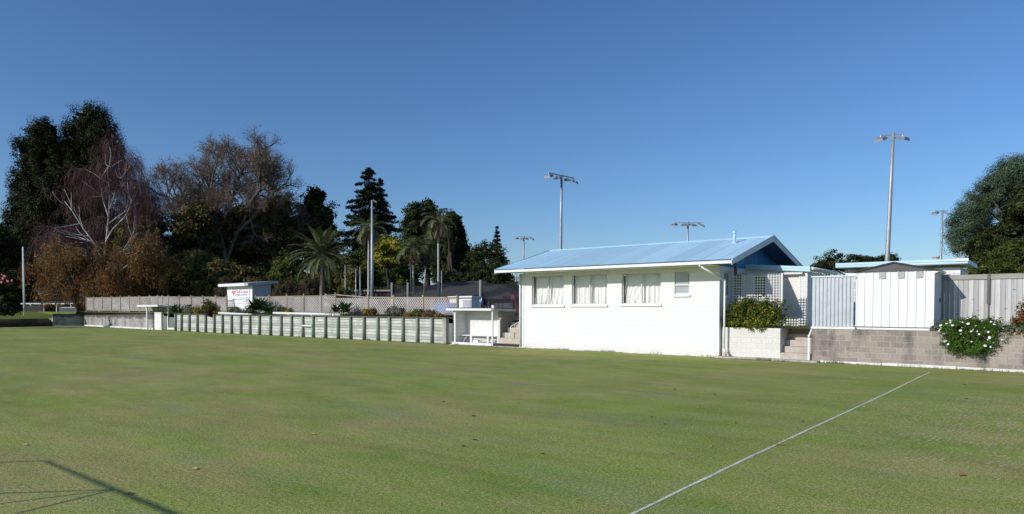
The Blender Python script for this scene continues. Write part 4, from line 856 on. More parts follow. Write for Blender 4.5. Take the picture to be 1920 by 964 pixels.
mb=MB(); mb.tube([(tp[0],tp[1],1.1),tuple(tp)],.05,8); mb.build('pole',M['galv'],f); q=tp-_r*.95; mb=MB(); mb.tube([tuple(tp-np.array([0,0,.05])),tuple(q+np.array([0,0,.08]))],.05,6); mb.bar(q-_r*.1,q+_r*.35,.16,.1); mb.build('arm',M['lamp'],f)
for px,yt,l in ((770,463,'dark slim mast among the palms'),(828,508,'thin mast right of the tallest palm'),(1801,472,'thin white pole behind the weatherboard building')):
    d=75 if px<1000 else 40; tp=at(px,yt,d); mb=MB(); mb.tube([(tp[0],tp[1],1.1),tuple(tp)],.045 if d>50 else .04,8); tag(mb.build('mast',M['slate'] if px==770 else M['galv'],None,(tp[0],tp[1],1.2)),l,'mast')
# ================================================================== far left bowling club building and screens
fb=thing('low_building','low grey roofed building with white verandah fascias under the autumn trees','building',tuple(at(90,575,92)*[1,1,0]+[0,0,1.2]))
def slab(mb,px0,px1,py0,py1,d,th):
    a=at(px0,py1,d); b=at(px1,py1,d); zt=at(px0,py0,d)[2]; face_prism(mb,a,b,_f0*th,a[2],zt)
def roofpl(mb,px0,px1,pyl,pyh,d,run):
    a=at(px0,pyl,d); b=at(px1,pyl,d); hz=at(px0,pyh,d+run)[2]; c=b+_f0*run; e=a+_f0*run; c[2]=e[2]=hz; mb.quad(a,b,c,e); mb.quad(a-[0,0,.15],b-[0,0,.15],c-[0,0,.15],e-[0,0,.15])
mb=MB(); roofpl(mb,22,140,550,541,96,5); mb.build('upper_roof',M['pav_roof'],fb); mb=MB(); slab(mb,20,140,550.5,554,95.9,.15); mb.build('upper_fascia',M['white'],fb)
mb=MB(); slab(mb,24,140,554,570,97,.3); mb.build('upper_wall',M['pav_wall'],fb)
for px in (36,52,66):
    mb=MB(); slab(mb,px-1,px+1,553,562,95.8,.12); mb.build('upper_post',M['white'],fb)
mb=MB(); roofpl(mb,30,150,568,558.5,88,6); mb.build('lower_roof',paint('slate_roof',(.12,.12,.135),.7),fb)
mb=MB(); slab(mb,12,140,568.3,570.5,87.9,.15); mb.build('lower_fascia',M['white'],fb)
mb=MB(); slab(mb,14,160,570,593,93,.3); mb.build('lower_wall',paint('brown_wall',(.16,.125,.10),.8),fb)
for px in (55,63,71,84,92,108,120,134):
    mb=MB(); slab(mb,px-2.6,px+2.6,573,584,92.9,.05); mb.build('window',M['dark_glass'] if px%3 else M['frost'],fb)
for px in (26,57,82,106,133):
    mb=MB(); slab(mb,px-.7,px+.7,570.5,590,87.9,.1); mb.build('verandah_post',M['joinery'],fb)
mb=MB(); slab(mb,26,42,583.5,592,84,.3); tag(mb.build('planter_box',paint('buff_block',(.36,.32,.25),.8),None,tuple(at(34,592,84))),'low buff wall behind the flagpole','wall')
for px0,px1,y0,y1,l in ((49,81,574.5,587,'black mesh screen right of the flagpole'),(111,143,577,587,'dark blue grey panel screen left of the lattice')):
    f=thing('screen_panel',l,'screen',tuple(at((px0+px1)/2,588,80))); mb=MB(); slab(mb,px0,px1,y0,y1,80,.08); mb.build('panel',M['black'] if px0<60 else M['slate'],f)
    mb=MB(); slab(mb,px0,px1,y0-1.2,y0-.05,80,.1); mb.build('rail',paint('green_rail',(.05,.10,.07),.6) if px0<60 else M['joinery'],f)
    for k in (.25,.75):
        x=px0+(px1-px0)*k; mb=MB(); slab(mb,x-.5,x+.5,y1,y1+4,80.02,.06); mb.build('foot',M['red_sign'],f)
# ================================================================== foliage tools
def norm(a): return a/(np.linalg.norm(a,axis=-1,keepdims=True)+1e-9)
def leaf_mesh(P,N,size,aspect,r):
    n=len(P); T=norm(np.cross(N,norm(r.normal(size=(n,3))))); B=np.cross(N,T)
    s=(size*r.uniform(.6,1.35,n))[:,None]; a=T*s; b=B*s*aspect
    V=np.stack([P+a,P+b*.9+a*.1,P-a,P-b*.9+a*.1],1).reshape(-1,3); return V,np.arange(4*n).reshape(n,4)
def sph(n,r):
    v=norm(r.normal(size=(n,3))); return v
def clumps(blobs,ncl,per,cr,r,inner=.25,up=.35,flat=.7,lump=.18,rmin=.72):
    """blobs: (centre, radii xyz). Leaf positions gathered in clumps near each blob's skin"""
    Ps=[];Ns=[]; tot=sum(max(b[1])**2 for b in blobs)
    for c,R in blobs:
        k=max(6,int(ncl*max(R)**2/tot)); d=sph(k,r); R=np.array(R)
        rr=r.uniform(rmin,1.0,k)*(1+r.normal(0,lump,k)*.6); ni=int(k*inner); rr[:ni]=r.uniform(.2,.65,ni)
        C=np.array(c)+d*R*rr[:,None]; w=cr*r.uniform(.55,1.35,k)
        m=per; o=norm(r.normal(size=(k,m,3)))*(r.uniform(0,1,(k,m,1))**.45)*w[:,None,None]; o[...,2]*=flat
        Ps.append((C[:,None]+o).reshape(-1,3)); Ns.append((norm(norm(o)*.7+d[:,None]*.6+np.array([0,0,up])+r.normal(0,.45,(k,m,3)))).reshape(-1,3))
    return np.concatenate(Ps),np.concatenate(Ns)
def blobs_px(lst,d,dj=.0,r=RNG):
    out=[]
    for b in lst:
        px,py,rx,rz=b[:4]; dd=d+(b[4] if len(b)>4 else r.uniform(-1,1)*dj); k=dd/FPX
        out.append((at(px,py,dd),(rx*k,(rx*.8+rz*.2)*k,rz*k)))
    return out
def crown(par,blobs,mat,n,leaf,r,per=48,cr=None,name='crown',aspect=.5,core=0,**kw):
    ncl=max(8,n//per)
    if cr is None: cr=np.mean([np.mean(b[1]) for b in blobs])*.28
    Pp,Nn=clumps(blobs,ncl,per,cr,r,**kw); V,Fc=leaf_mesh(Pp,Nn,leaf,aspect,r)
    if core:
        big=max(max(b[1])**2 for b in blobs); Q=np.concatenate([np.array(c)+sph(max(8,int(core*max(R)**2/big)),r)*np.array(R)*(r.uniform(.1,1,(max(8,int(core*max(R)**2/big)),1))**.5)*.74 for c,R in blobs]); V2,F2=leaf_mesh(Q,norm(r.normal(size=Q.shape)),leaf*3,.7,r); Fc=np.concatenate([Fc,F2+len(V)]); V=np.concatenate([V,V2])
    return from_np(name,V,Fc,mat,par)
def limb(mb_list,p0,p1,r0,r1,r,wob=.04,n=6):
    p0=np.array(p0,float);p1=np.array(p1,float); t=np.linspace(0,1,n)[:,None]; L=np.linalg.norm(p1-p0)
    P=p0+(p1-p0)*t+np.cumsum(r.normal(0,wob*L/n,(n,3)),0)*(t*(1-t)*4); mb_list.append((P,r0,r1))
def trunk(par,base,blobs,r0,mat,r,frac=.75,name='trunk'):
    tb=[]; base=np.array(base,float); cs=np.array([b[0] for b in blobs]); top=cs[np.argmax(cs[:,2])]
    hub=base+(top-base)*.35; limb(tb,base,hub,r0,r0*.75,r); limb(tb,hub,top,r0*.75,r0*.15,r)
    for c,R in blobs:
        q=hub+(top-hub)*r.uniform(0,.5); limb(tb,q,np.array(c)+sph(1,r)[0]*np.array(R)*.4,r0*.42,r0*.08,r)
    V,Fc=tubes(tb,lambda q:7); return from_np(name,V,Fc,mat,par,smooth=True)
def tree(name,label,cat,basepx,d,lst,mat,n,leaf,r0,seed,barkm='bark_dark',dj=2.0,group=None,**kw):
    r=np.random.default_rng(seed); b=at(basepx,575,d); b[2]=1.2; t=thing(name,label,cat,tuple(b),group); bl=blobs_px(lst,d,dj,r)
    trunk(t,b,bl,r0,M[barkm],r); crown(t,bl,M[mat],n,leaf,r,**kw); return t
def grow(r,p,d,L,rad_,lev,out,tips,c):
    n=c.get('seg',5); pts=[p]; 
    for i in range(n):
        d=norm(d+r.normal(0,c['wob'],3)+np.array([0,0,c['up'][min(lev,len(c['up'])-1)]])); p=p+d*L/n; pts.append(p)
    out.append((np.array(pts),rad_,rad_*c['tap'])); 
    if lev<=c.get('tiplev',1): tips.append((np.array(pts),d))
    if lev==0: return
    k=c['kids'][min(lev,len(c['kids'])-1)]
    for j in range(k):
        t=r.uniform(c.get('t0',.3),1.0) if j<k-2 else 1.0; i=min(int(t*n),n); a=r.normal(c['ang'],c['ang']*.25); ax=norm(np.cross(d,norm(r.normal(size=3)))); nd=d*math.cos(a)+ax*math.sin(a)
        grow(r,pts[i],nd,L*c['rat']*r.uniform(.75,1.15),rad_*c['rr']*r.uniform(.8,1.05),lev-1,out,tips,c)
def spray(tips,per,ln,wd,r,spread=.7,grav=0.):
    Ps=[];
    P=np.concatenate([t[0][1:] for t in tips]); D=np.concatenate([np.repeat(t[1][None],len(t[0])-1,0) for t in tips])
    P=np.repeat(P,per,0); D=norm(np.repeat(D,per,0)+r.normal(0,spread,(len(P),3))+np.array([0,0,-grav])); L=ln*r.uniform(.5,1.3,(len(P),1)); S=norm(np.cross(D,norm(r.normal(size=D.shape))))*wd
    mid=P+D*L*.55+r.normal(0,.06,P.shape)*L
    V=np.stack([P-S,P+S,mid+S*.7,mid-S*.7],1); E_=P+D*L+np.array([0,0,-grav*.2])*L
    V2=np.stack([mid-S*.7,mid+S*.7,E_+S*.3,E_-S*.3],1); V=np.concatenate([V,V2]).reshape(-1,3); return V,np.arange(len(V)).reshape(-1,4),E_
def hang(P,D,L,wd,r,n=5,out=.35):
    m=len(P); t=np.linspace(0,1,n); H=D.copy(); H[:,2]=0; H=norm(H+r.normal(0,.5,H.shape)*[1,1,0])
    pts=P[:,None]+H[:,None]*(out*L)[:,None,None]*(1-np.exp(-3*t))[None,:,None]+np.array([0,0,-1.])*(L[:,None]*(t**1.3)[None])[...,None]+r.normal(0,.03,(m,n,3))*L[:,None,None]*t[None,:,None]
    S=norm(np.cross(norm(r.normal(size=(m,3))),np.array([0,0,1.])))*wd; w=(1-.6*t)[None,:,None]
    A=pts-S[:,None]*w; B=pts+S[:,None]*w; V=np.stack([A,B],2).reshape(m*n*2,3)
    i=(np.arange(m)[:,None]*n+np.arange(n-1)[None])*2; Fc=np.stack([i,i+1,i+3,i+2],-1).reshape(-1,4); return V,Fc,pts
# ================================================================== trees, left to right
tree('conifer_tree','tallest dark rounded conifer at the far left','conifer',178,107,[(168,232,38,38,0),(190,262,36,45,-1),(150,275,45,45,2),(185,310,52,50,-2),(155,340,60,55,0),(165,400,65,60,-2),(130,450,75,60,1),(190,460,55,60,0),(218,318,22,30,0)],'lf_cypress',170000,.105,1.1,21,per=130,cr=.95,core=2600,aspect=.8,dj=3,up=.5,flat=1.0,inner=.35,lump=.06,rmin=.86)
tree('conifer_tree','dark left hand conifer with a lower pointed top beside the tallest one','conifer',80,104,[(86,248,24,26,0),(66,285,32,42,0),(100,300,38,50,1),(60,350,34,50,0),(98,370,45,55,-2),(52,410,34,50,0),(90,440,52,55,-1),(42,470,30,48,0),(70,510,50,50,0)],'lf_cypress',150000,.105,1.0,22,per=130,cr=.95,core=2600,aspect=.8,dj=2,up=.5,flat=1.0,inner=.35,lump=.06,rmin=.86)
tree('broadleaf_tree','dark green tree cut by the left edge of the photo','tree',5,90,[(8,470,28,42),(-20,500,40,60),(12,540,34,45),(-10,450,30,30),(48,560,26,22)],'lf_dark',14000,.20,.5,23,core=700,cr=.8)
sb=thing('flowering_shrub','dark shrub with a few pink flowers at the left edge of the green','shrub',tuple(at(0,590,62)*[1,1,0]+[0,0,1.0])); r=np.random.default_rng(24)
bl=blobs_px([(0,545,20,26,0),(12,565,20,22,0),(-12,570,25,28,0),(18,583,14,12,0)],62,1,r); crown(sb,bl,M['lf_dark'],9000,.12,r,cr=.35); 
V,Fc=leaf_mesh(np.array([at(px,py,61) for px,py in ((3,515),(8,518),(5,522),(14,527),(22,526),(2,529))]),np.tile(-_f0,(6,1)),.13,.8,r); from_np('flowers',V,Fc,M['petal_pink'],sb)
tb=[]; limb(tb,at(0,590,62),at(0,560,62),.15,.06,r); V,Fc=tubes(tb); from_np('stem',V,Fc,M['bark_dark'],sb)
tree('broadleaf_tree','dark brown green tree between the birch and the bare tree','tree',268,96,[(262,400,30,26),(285,425,26,30),(250,450,36,40),(290,470,34,40),(245,500,40,40),(300,520,34,40),(262,545,45,26),(320,470,14,28)],'lf_bo',20000,.22,.45,25,core=700,cr=.9,dj=3)
tree('evergreen_tree','near black evergreen left of the yellow green shrubs','tree',315,92,[(312,500,26,42),(330,530,30,34),(300,545,34,28),(345,560,40,16)],'lf_dark',11000,.20,.4,26,core=700,cr=.8)
# weeping birch, bare
bt=thing('birch_tree','bare silver birch with a white forked trunk and purple twigs','tree',tuple(at(190,575,80)*[1,1,0]+[0,0,1.3])); r=np.random.default_rng(31); out=[];tips=[]
D_=80
mains=[[(187,590),(189,545),(193,500),(197,455),(203,405),(206,360),(204,320),(203,305)],[(194,490),(180,455),(165,430),(148,400),(135,378)],[(197,455),(215,430),(232,405),(240,380)],[(203,405),(190,375),(184,350),(180,335)],[(195,470),(172,452),(150,445),(128,440)],[(190,520),(170,500),(150,478),(110,455),(90,450)],[(205,380),(222,350),(226,330)],[(192,510),(212,480),(235,460),(258,440)],[(203,420),(232,392),(250,352)]]
for i,m in enumerate(mains):
    P=np.array([at(x,y,D_) for x,y in m])+r.normal(0,.25,(len(m),3))*(np.linspace(0,1,len(m))[:,None]); dv=_f0*np.linspace(0,r.uniform(-2.5,2.5) if i else 0,len(m))[:,None]; P=P+dv
    out.append((P,.21 if i==0 else .085,.03)); 
    for k in range(10 if i==0 else 7):
        t=r.uniform(.35,1); j=t*(len(P)-1); a=int(min(j,len(P)-2)); p=P[a]+(P[a+1]-P[a])*(j-a); d=norm(P[a+1]-P[a]); d=norm(d*.6+r.normal(0,.6,3)+[0,0,.25])
        grow(r,p,d,r.uniform(1.6,3.2),.05,2,out,tips,dict(seg=5,wob=.13,up=[-.12,-.05,.06],tap=.55,kids=[0,4,4],ang=.6,rat=.62,rr=.55,tiplev=2))
V,Fc=tubes(out[:1]+[o for o in out if o[1]>.045]); from_np('trunk',V,Fc,M['bark_pale'],bt,smooth=True); V,Fc=tubes([o for o in out if o[1]<=.045]); from_np('branches',V,Fc,M['twig_purple'],bt)
Pt=np.concatenate([t[0] for t in tips]); Dt=np.concatenate([np.repeat(t[1][None],len(t[0]),0) for t in tips]); fd=(Pt-_C)@_f0; ok=np.where((fd>80.0)|(r.uniform(0,1,len(Pt))<.10))[0]; idx=ok[r.integers(0,len(ok),13000)]
V,Fc,_p=hang(Pt[idx],Dt[idx],r.uniform(.5,2.6,13000),.011,r,5,.5); from_np('twigs',V,Fc,M['twig_purple'],bt)
# golden brown weeping tree
gt=thing('weeping_tree','golden brown weeping autumn tree over the far corner of the green','tree',tuple(at(146,588,76)*[1,1,0]+[0,0,1.3])); r=np.random.default_rng(32); out=[];tips=[]
for m in ([(147,590),(144,560),(140,530),(130,500),(112,475)],[(142,545),(125,515),(98,490),(75,480)],[(143,540),(165,505),(190,485)],[(141,530),(150,495),(160,468)],[(148,575),(170,540),(215,515),(245,500)],[(146,570),(190,545),(240,530)],[(215,515),(255,490),(285,480)]):
    P=np.array([at(x,y,76) for x,y in m])+_f0*np.linspace(0,r.uniform(-2.5,2.5),len(m))[:,None]; out.append((P,.18,.04))
    for k in range(7):
        j=r.uniform(.4,1)*(len(P)-1); a=int(min(j,len(P)-2)); p=P[a]+(P[a+1]-P[a])*(j-a)
        grow(r,p,norm(r.normal(0,1,3)+[0,0,.5]),r.uniform(1.2,2.4),.04,2,out,tips,dict(seg=5,wob=.15,up=[-.1,-.05,0],tap=.5,kids=[0,3,3],ang=.7,rat=.65,rr=.6,tiplev=2))
V,Fc=tubes(out); from_np('trunk',V,Fc,M['bark'],gt,smooth=True)
Pt=np.concatenate([t[0] for t in tips]); Dt=np.concatenate([np.repeat(t[1][None],len(t[0]),0) for t in tips]); idx=r.integers(0,len(Pt),4200)
V,Fc,pp=hang(Pt[idx],Dt[idx],r.uniform(.8,3.0,4200),.010,r,6,.3); from_np('twigs',V,Fc,M['twig_purple'],gt)
q=pp[:,1:].reshape(-1,3); q=q[q[:,2]>2.0]; q=q[r.integers(0,len(q),46000)]+r.normal(0,.12,(46000,3)); V,Fc=leaf_mesh(q,norm(r.normal(size=q.shape)+[0,0,.3]),.10,.55,r); from_np('crown',V,Fc,M['lf_brown'],gt)
tree('autumn_tree','brown leaved tree behind the lattice right of the birch trunk','tree',250,80,[(245,530,34,26),(215,545,24,22),(280,540,26,26),(262,505,30,24),(228,500,24,26)],'lf_rust',13000,.12,.25,33,core=700,cr=.6,dj=2)
# big bare deciduous tree
def bare(name,label,px,d,mains,seed,cfg,r0,kids,twigs,leaves,mat='twig_grey',leafm='lf_rust',L=(1.6,3.3),per=3,ln=.85,leaf=.11,lev=3):
    t=thing(name,label,'tree',tuple(at(px,575,d)*[1,1,0]+[0,0,1.2])); r=np.random.default_rng(seed); out=[];tips=[]
    for i,m in enumerate(mains):
        P=np.array([at(x,y,d) for x,y in m])+_f0*np.linspace(0,r.uniform(-5,5) if i else 0,len(m))[:,None]; out.append((P,r0 if i==0 else r0*.6,r0*.2))
        for k in range(kids):
            j=r.uniform(.3,1)*(len(P)-1); a=int(min(j,len(P)-2)); p=P[a]+(P[a+1]-P[a])*(j-a); dd=norm(norm(P[a+1]-P[a])*.7+r.normal(0,.55,3)+[0,0,.2])
            grow(r,p,dd,r.uniform(*L),r0*.3,lev,out,tips,cfg)
    V,Fc=tubes(out); from_np('trunk',V,Fc,M['bark'],t,smooth=True)
    V,Fc,E_=spray(tips,per,ln,.012,r); n=min(len(Fc),110000); sel=r.permutation(len(Fc)//2)[:n//2]; h=len(Fc)//2; Fs=np.concatenate([Fc[sel],Fc[sel+h]]); from_np('twigs',V,Fs,M[mat],t)
    if leaves: q=E_[r.integers(0,len(E_),leaves)]+r.normal(0,.15,(leaves,3)); V,Fc=leaf_mesh(q,norm(r.normal(size=q.shape)+[0,0,.3]),leaf,.6,r); from_np('crown',V,Fc,M[leafm],t)
    return t
cfg=dict(seg=5,wob=.14,up=[.03,.05,.06,.05],tap=.6,kids=[0,3,3,4],ang=.62,rat=.66,rr=.58,tiplev=1)
MN=[[(432,575),(428,520),(420,470),(412,430),(398,390),(396,350),(402,318)],[(424,490),(440,440),(462,390),(478,350),(488,315)],[(418,450),(395,410),(372,378),(350,362)],[(440,440),(475,410),(510,375),(525,345)],[(412,430),(425,385),(430,340),(436,310)],[(398,390),(380,350),(378,318)],[(462,390),(500,360),(512,325)],[(418,465),(380,440),(352,418)],[(445,430),(490,420),(518,400)],[(412,430),(372,405),(340,385),(322,360)]]
bare('deciduous_tree','big nearly bare spreading tree, widest in the middle of the tree belt',430,98,MN,34,cfg,.45,11,0,7000)
tree('evergreen_tree','olive brown leafy tree under the left side of the bare tree','tree',375,96,[(375,405,34,26),(350,430,36,34),(395,440,40,44),(372,475,46,40),(350,500,34,30)],'lf_bo',22000,.20,.4,35,core=700,cr=.9,dj=3,lump=.3)
tree('evergreen_tree','dark leafy evergreen filling the right side of the bare tree','tree',480,103,[(482,405,42,32),(522,390,34,28),(445,420,36,40),(515,420,45,45),(470,460,55,45),(530,480,45,50),(430,500,50,50),(490,530,60,40)],'lf_bo',34000,.22,.6,36,core=700,cr=1.0,dj=3,lump=.3)
tree('evergreen_tree','dark green pointed evergreen left of the date palm crown','tree',592,108,[(592,372,20,22),(580,395,24,26),(604,405,24,24),(590,430,34,26),(612,430,20,18),(570,440,30,40),(600,470,40,40)],'lf_dark',14000,.24,.5,37,core=700,cr=.9,dj=2,lump=.3)
tree('evergreen_tree','yellow green leafy tree low down left of the sign hut','tree',365,86,[(372,490,30,22),(352,510,26,22),(395,510,28,24),(378,530,34,20)],'lf_olive',11000,.16,.3,38,core=700,cr=.7,dj=1.5,lump=.3)
tree('evergreen_tree','dull grey green tree directly behind the sign hut','tree',430,80,[(420,520,36,34),(455,525,36,30),(395,545,34,22),(480,540,30,22)],'lf_bo',13000,.15,.3,39,core=700,cr=.6,dj=1.5)
tree('evergreen_tree','mid green bushy tree to the left of the date palm trunk','tree',545,84,[(540,505,30,30),(560,530,34,26),(520,530,28,26),(580,540,26,20)],'lf_mid',11000,.15,.3,40,core=700,cr=.6,dj=1.5)
tree('evergreen_tree','olive green tree to the right of the date palm trunk','tree',640,82,[(640,500,34,30),(620,530,34,26),(662,525,30,28),(600,515,20,26)],'lf_olive',13000,.15,.3,41,core=700,cr=.65,dj=1.5,lump=.3)
tree('evergreen_tree','bushy mid green tree around the thick steel pole','tree',715,84,[(705,495,36,28),(740,505,34,30),(690,525,34,28),(725,530,44,26),(765,525,26,24)],'lf_mid',16000,.15,.3,42,core=700,cr=.7,dj=2,lump=.35)
tree('wattle_tree','bright yellow green tree right of the thick steel pole','tree',730,79,[(728,452,20,11),(712,462,16,10),(745,462,18,10),(732,472,26,10),(722,485,26,10)],'lf_yellow',8000,.15,.3,43,cr=.6,dj=1,up=.8,flat=.4)
for a in ((428,537,24,18,'hedge_bush','reddish brown twiggy bush left of the sign hut roof',51),(540,540,32,17,'hedge_bush','reddish brown twiggy bush right of the sign hut',52),(580,537,30,20,'hedge_bush','largest reddish brown twiggy bush by the date palm trunk',53)):
    r=np.random.default_rng(a[6]); px,py,rx,rz=a[:4]; t=thing(a[4],a[5],'bush',tuple(at(px,575,66)*[1,1,0]+[0,0,1.3])); bl=blobs_px([(px,py,rx*.7,rz,0),(px-rx*.5,py+8,rx*.5,rz*.8,0),(px+rx*.5,py+7,rx*.55,rz*.85,.5),(px,py+20,rx,rz,0)],66,.5,r)
    crown(t,bl,M['lf_hedge'],9000,.085,r,cr=.35,flat=1); tb=[]; limb(tb,at(px,590,66)*[1,1,0]+[0,0,1.2],at(px,py,66),.12,.04,r); V,Fc=tubes(tb); from_np('stem',V,Fc,M['bark_dark'],t)
t=thing('topiary_bush','clipped round green bush behind the lattice','bush',tuple(at(646,575,60)*[1,1,0]+[0,0,1.3])); r=np.random.default_rng(54); bl=blobs_px([(643,552,13,14,0),(652,554,9,12,.2)],60,0,r); crown(t,bl,M['lf_mid'],6000,.05,r,cr=.12,lump=.04); tb=[]; limb(tb,at(646,575,60)*[1,1,0]+[0,0,1.2],at(646,556,60),.08,.04,r); V,Fc=tubes(tb); from_np('stem',V,Fc,M['bark_dark'],t)
# palms
def palm(name,label,trunkpx,d,cpx,nf,L,r,lw,tr,dead=0,barkm='queen_bark',emin=-.5,emax=1.35,droop=1.3,nl=46,leafL=.5,basey=575):
    pts=np.array([at(x,y,d) for x,y in trunkpx]); pts[0][2]=1.15; t=thing(name,label,'palm',tuple(pts[0]*[1,1,0]+[0,0,1.2]))
    u=np.linspace(0,1,18); ss=np.linspace(0,1,len(pts)); P=np.stack([np.interp(u,ss,pts[:,i]) for i in range(3)],1); rr=np.interp(u,[0,.1,.85,1],[tr*1.25,tr,tr*.9,tr*1.15]); V,Fc=tube_np(P,rr*(1+.06*np.sin(np.arange(18)*2.3)),12); from_np('trunk',V,Fc,M[barkm],t,smooth=True)
    top=P[-1]
    def fronds(k,e0,e1,LL,dr,mat,name_,lL,wd):
        Vs=[];Fs=[];b=0
        for i in range(k):
            az=i*2.39996+r.normal(0,.2); e=e0+(e1-e0)*((i+.5)/k)+r.normal(0,.08); l=LL*r.uniform(.85,1.1); n=14; h=np.array([math.cos(az),math.sin(az),0]); s_=np.linspace(0,1,n); ang=e-dr*s_**1.4*(.7+.5*math.cos(e)); st=np.concatenate([[0],np.cumsum(np.ones(n-1)*l/(n-1))]); dx=np.cos(ang); dz=np.sin(ang); q=np.zeros((n,3)); q[1:]=np.cumsum((h[None]*dx[:-1,None]+np.array([0,0,1.])*dz[:-1,None])*l/(n-1),0); q+=top+h*.12
            V,Fc=tube_np(q,np.linspace(.045,.012,n)*(LL/4+.3),3); Vs.append(V);Fs.append(Fc+b);b+=len(V)
            m=nl; tt=np.linspace(.12,.99,m); pp=np.stack([np.interp(tt,s_,q[:,c]) for c in range(3)],1); tg=norm(np.stack([np.interp(tt,s_,np.gradient(q[:,c])) for c in range(3)],1)); side=np.cross(tg,np.array([0,0,1.])); side=norm(side+1e-6); upv=np.cross(side,tg)
            for sg in (1,-1):
                ln=lL*(np.sin(np.pi*np.clip(tt*.93+.06,0,1))**.6)*r.uniform(.8,1.15,m); dl=norm(side*sg*.75+tg*.65+upv*r.uniform(.05,.45,m)[:,None]-np.array([0,0,.18])); w=tg*wd; mid=pp+dl*ln[:,None]*.6; end=pp+dl*ln[:,None]-np.array([0,0,.22])*ln[:,None]
                Vq=np.concatenate([np.stack([pp-w,pp+w,mid+w*.9,mid-w*.9],1),np.stack([mid-w*.9,mid+w*.9,end+w*.2,end-w*.2],1)]).reshape(-1,3); Vs.append(Vq);Fs.append(np.arange(len(Vq)).reshape(-1,4)+b); b+=len(Vq)
        from_np(name_,np.concatenate(Vs),np.concatenate(Fs),mat,t)
    fronds(nf,emax,emin,L,droop,M['palm_leaf'],'fronds',leafL,lw)
    if dead: fronds(dead,-1.0,-1.5,L*.85,.25,M['palm_dead'],'dead_fronds',leafL*.5,lw)
    return t
r=np.random.default_rng(61)
palm('date_palm','stout date palm with a full round crown behind the lattice','' or [(603,575),(604,520),(605,478)],64,None,62,3.25,r,.026,.24,0,'palm_bark',-.75,1.4,.9,60,.42)
palm('queen_palm','slender palm half hidden beside the thick steel pole',[(691,575),(691,500),(692,428)],63,None,18,2.2,r,.02,.10,8,'queen_bark',-.6,1.2,1.5,44,.55)
palm('queen_palm','short palm with a brown seed cluster right of the yellow green tree',[(775,575),(775,530),(774,465)],70,None,17,2.4,r,.02,.09,5,'queen_bark',-.5,1.25,1.6,44,.6)
palm('queen_palm','leaning short palm between the seeding palm and the tallest slender palm',[(793,575),(796,530),(801,462)],71,None,17,2.4,r,.02,.085,5,'queen_bark',-.5,1.25,1.6,44,.6)
palm('queen_palm','tallest slender palm with a long skirt of dead fronds',[(822,575),(822,500),(822,415)],62,None,16,2.0,r,.02,.095,12,'queen_bark',-.5,1.2,1.6,44,.55)
for nm,px,py,d in (('queen_palm.001',775,484,69.6),('queen_palm.002',800,487,70.6)):
    pr=bpy.data.objects[nm]; c=at(px,py,d); P_=c+sph(2600,r)*(r.uniform(0,1,(2600,1))**.4)*np.array([.42,.42,.72]); V,Fc=leaf_mesh(P_,norm(r.normal(size=P_.shape)),.06,.8,r); from_np('seed_cluster',V,Fc,M['seed'],pr)
# conifers
def conifer(name,label,px,d,ytop,ybase,halfw,seed,levels,mat,nleaf,leaf,dro=.12,prof=None,bark_='bark_dark',width_j=.25,clump=.5,flat=.3,tj=.7):
    r=np.random.default_rng(seed); top=at(px,ytop,d); b=np.array([top[0],top[1],1.1]); t=thing(name,label,'conifer',tuple(b)); H=top[2]-1.1; hw=halfw*d/FPX; y0=at(px,ybase,d)[2]
    tb=[(np.array([b,b+(top-b)*.5,top]),.42,.05)]; Pl=[];Nl=[]; per=[]
    zs=np.linspace(0,1,levels)**.95
    for z in zs:
        k=r.integers(5,8); z0_=z; wz=(prof(z) if prof else (z*.92+.05))*hw; zz=top[2]-(top[2]-y0)*z; a0=r.uniform(0,6)
        for i in range(k):
            zz=top[2]-(top[2]-y0)*min(1,max(0,z+r.normal(0,tj/levels))); l=wz*r.uniform(1-width_j,1+width_j); a=a0+i*6.283/k+r.normal(0,.2); h=np.array([math.cos(a),math.sin(a),0]); n=6; s=np.linspace(0,1,n); q=np.array([top[0],top[1],zz])+h*(s*l)[:,None]+np.array([0,0,1.])*((.12*s-dro*2.2*s**1.6+dro*.9*s**4)*l)[:,None]+r.normal(0,.03*l,(n,3))*s[:,None]; tb.append((q,.06+.012*l,.015)); m=int(nleaf*l); 
            u=r.uniform(.1,1.02,m)**.75; p=np.stack([np.interp(u,s,q[:,c]) for c in range(3)],1); sd_=np.cross(h,[0,0,1.]); lat=(r.uniform(-1,1,m)*(.42*l*(1-u*.75)+.12)); p+=sd_*lat[:,None]-np.array([0,0,1.])*(np.abs(lat)*.25+r.uniform(0,clump*.5,m))[:,None]+r.normal(0,clump*.18,(m,3)); Pl.append(p); Nl.append(norm(np.array([0,0,1.])+r.normal(0,flat+.3,(m,3))))
    V,Fc=tubes(tb,lambda q:6 if q>.2 else 3); from_np('trunk',V,Fc,M[bark_],t,smooth=True); Pp=np.concatenate(Pl); V,Fc=leaf_mesh(Pp,np.concatenate(Nl),leaf,.35,r); from_np('crown',V,Fc,M[mat],t); return t
conifer('pine_tree','tall dark layered pine behind the thick steel pole',692,108,316,490,62,71,21,'lf_pine',80,.24,.2,lambda z:min(1,.10+1.05*z**.8)*(1 if z<.8 else 1-.4*(z-.8)/.2),width_j=.4)
conifer('pine_tree','second dark pine top just right of the tallest layered pine',712,112,335,475,46,72,16,'lf_pine',75,.24,.2,width_j=.4)
tree('evergreen_tree','tall dark narrow tree, left of the pair behind the tallest slender palm','tree',778,102,[(777,384,8,9),(774,399,12,10),(782,404,10,11),(768,420,15,12),(787,425,13,12),(776,440,22,24),(768,470,26,26),(786,480,24,30)],'lf_dark',12000,.24,.5,73,cr=.95,dj=2,lump=.4)
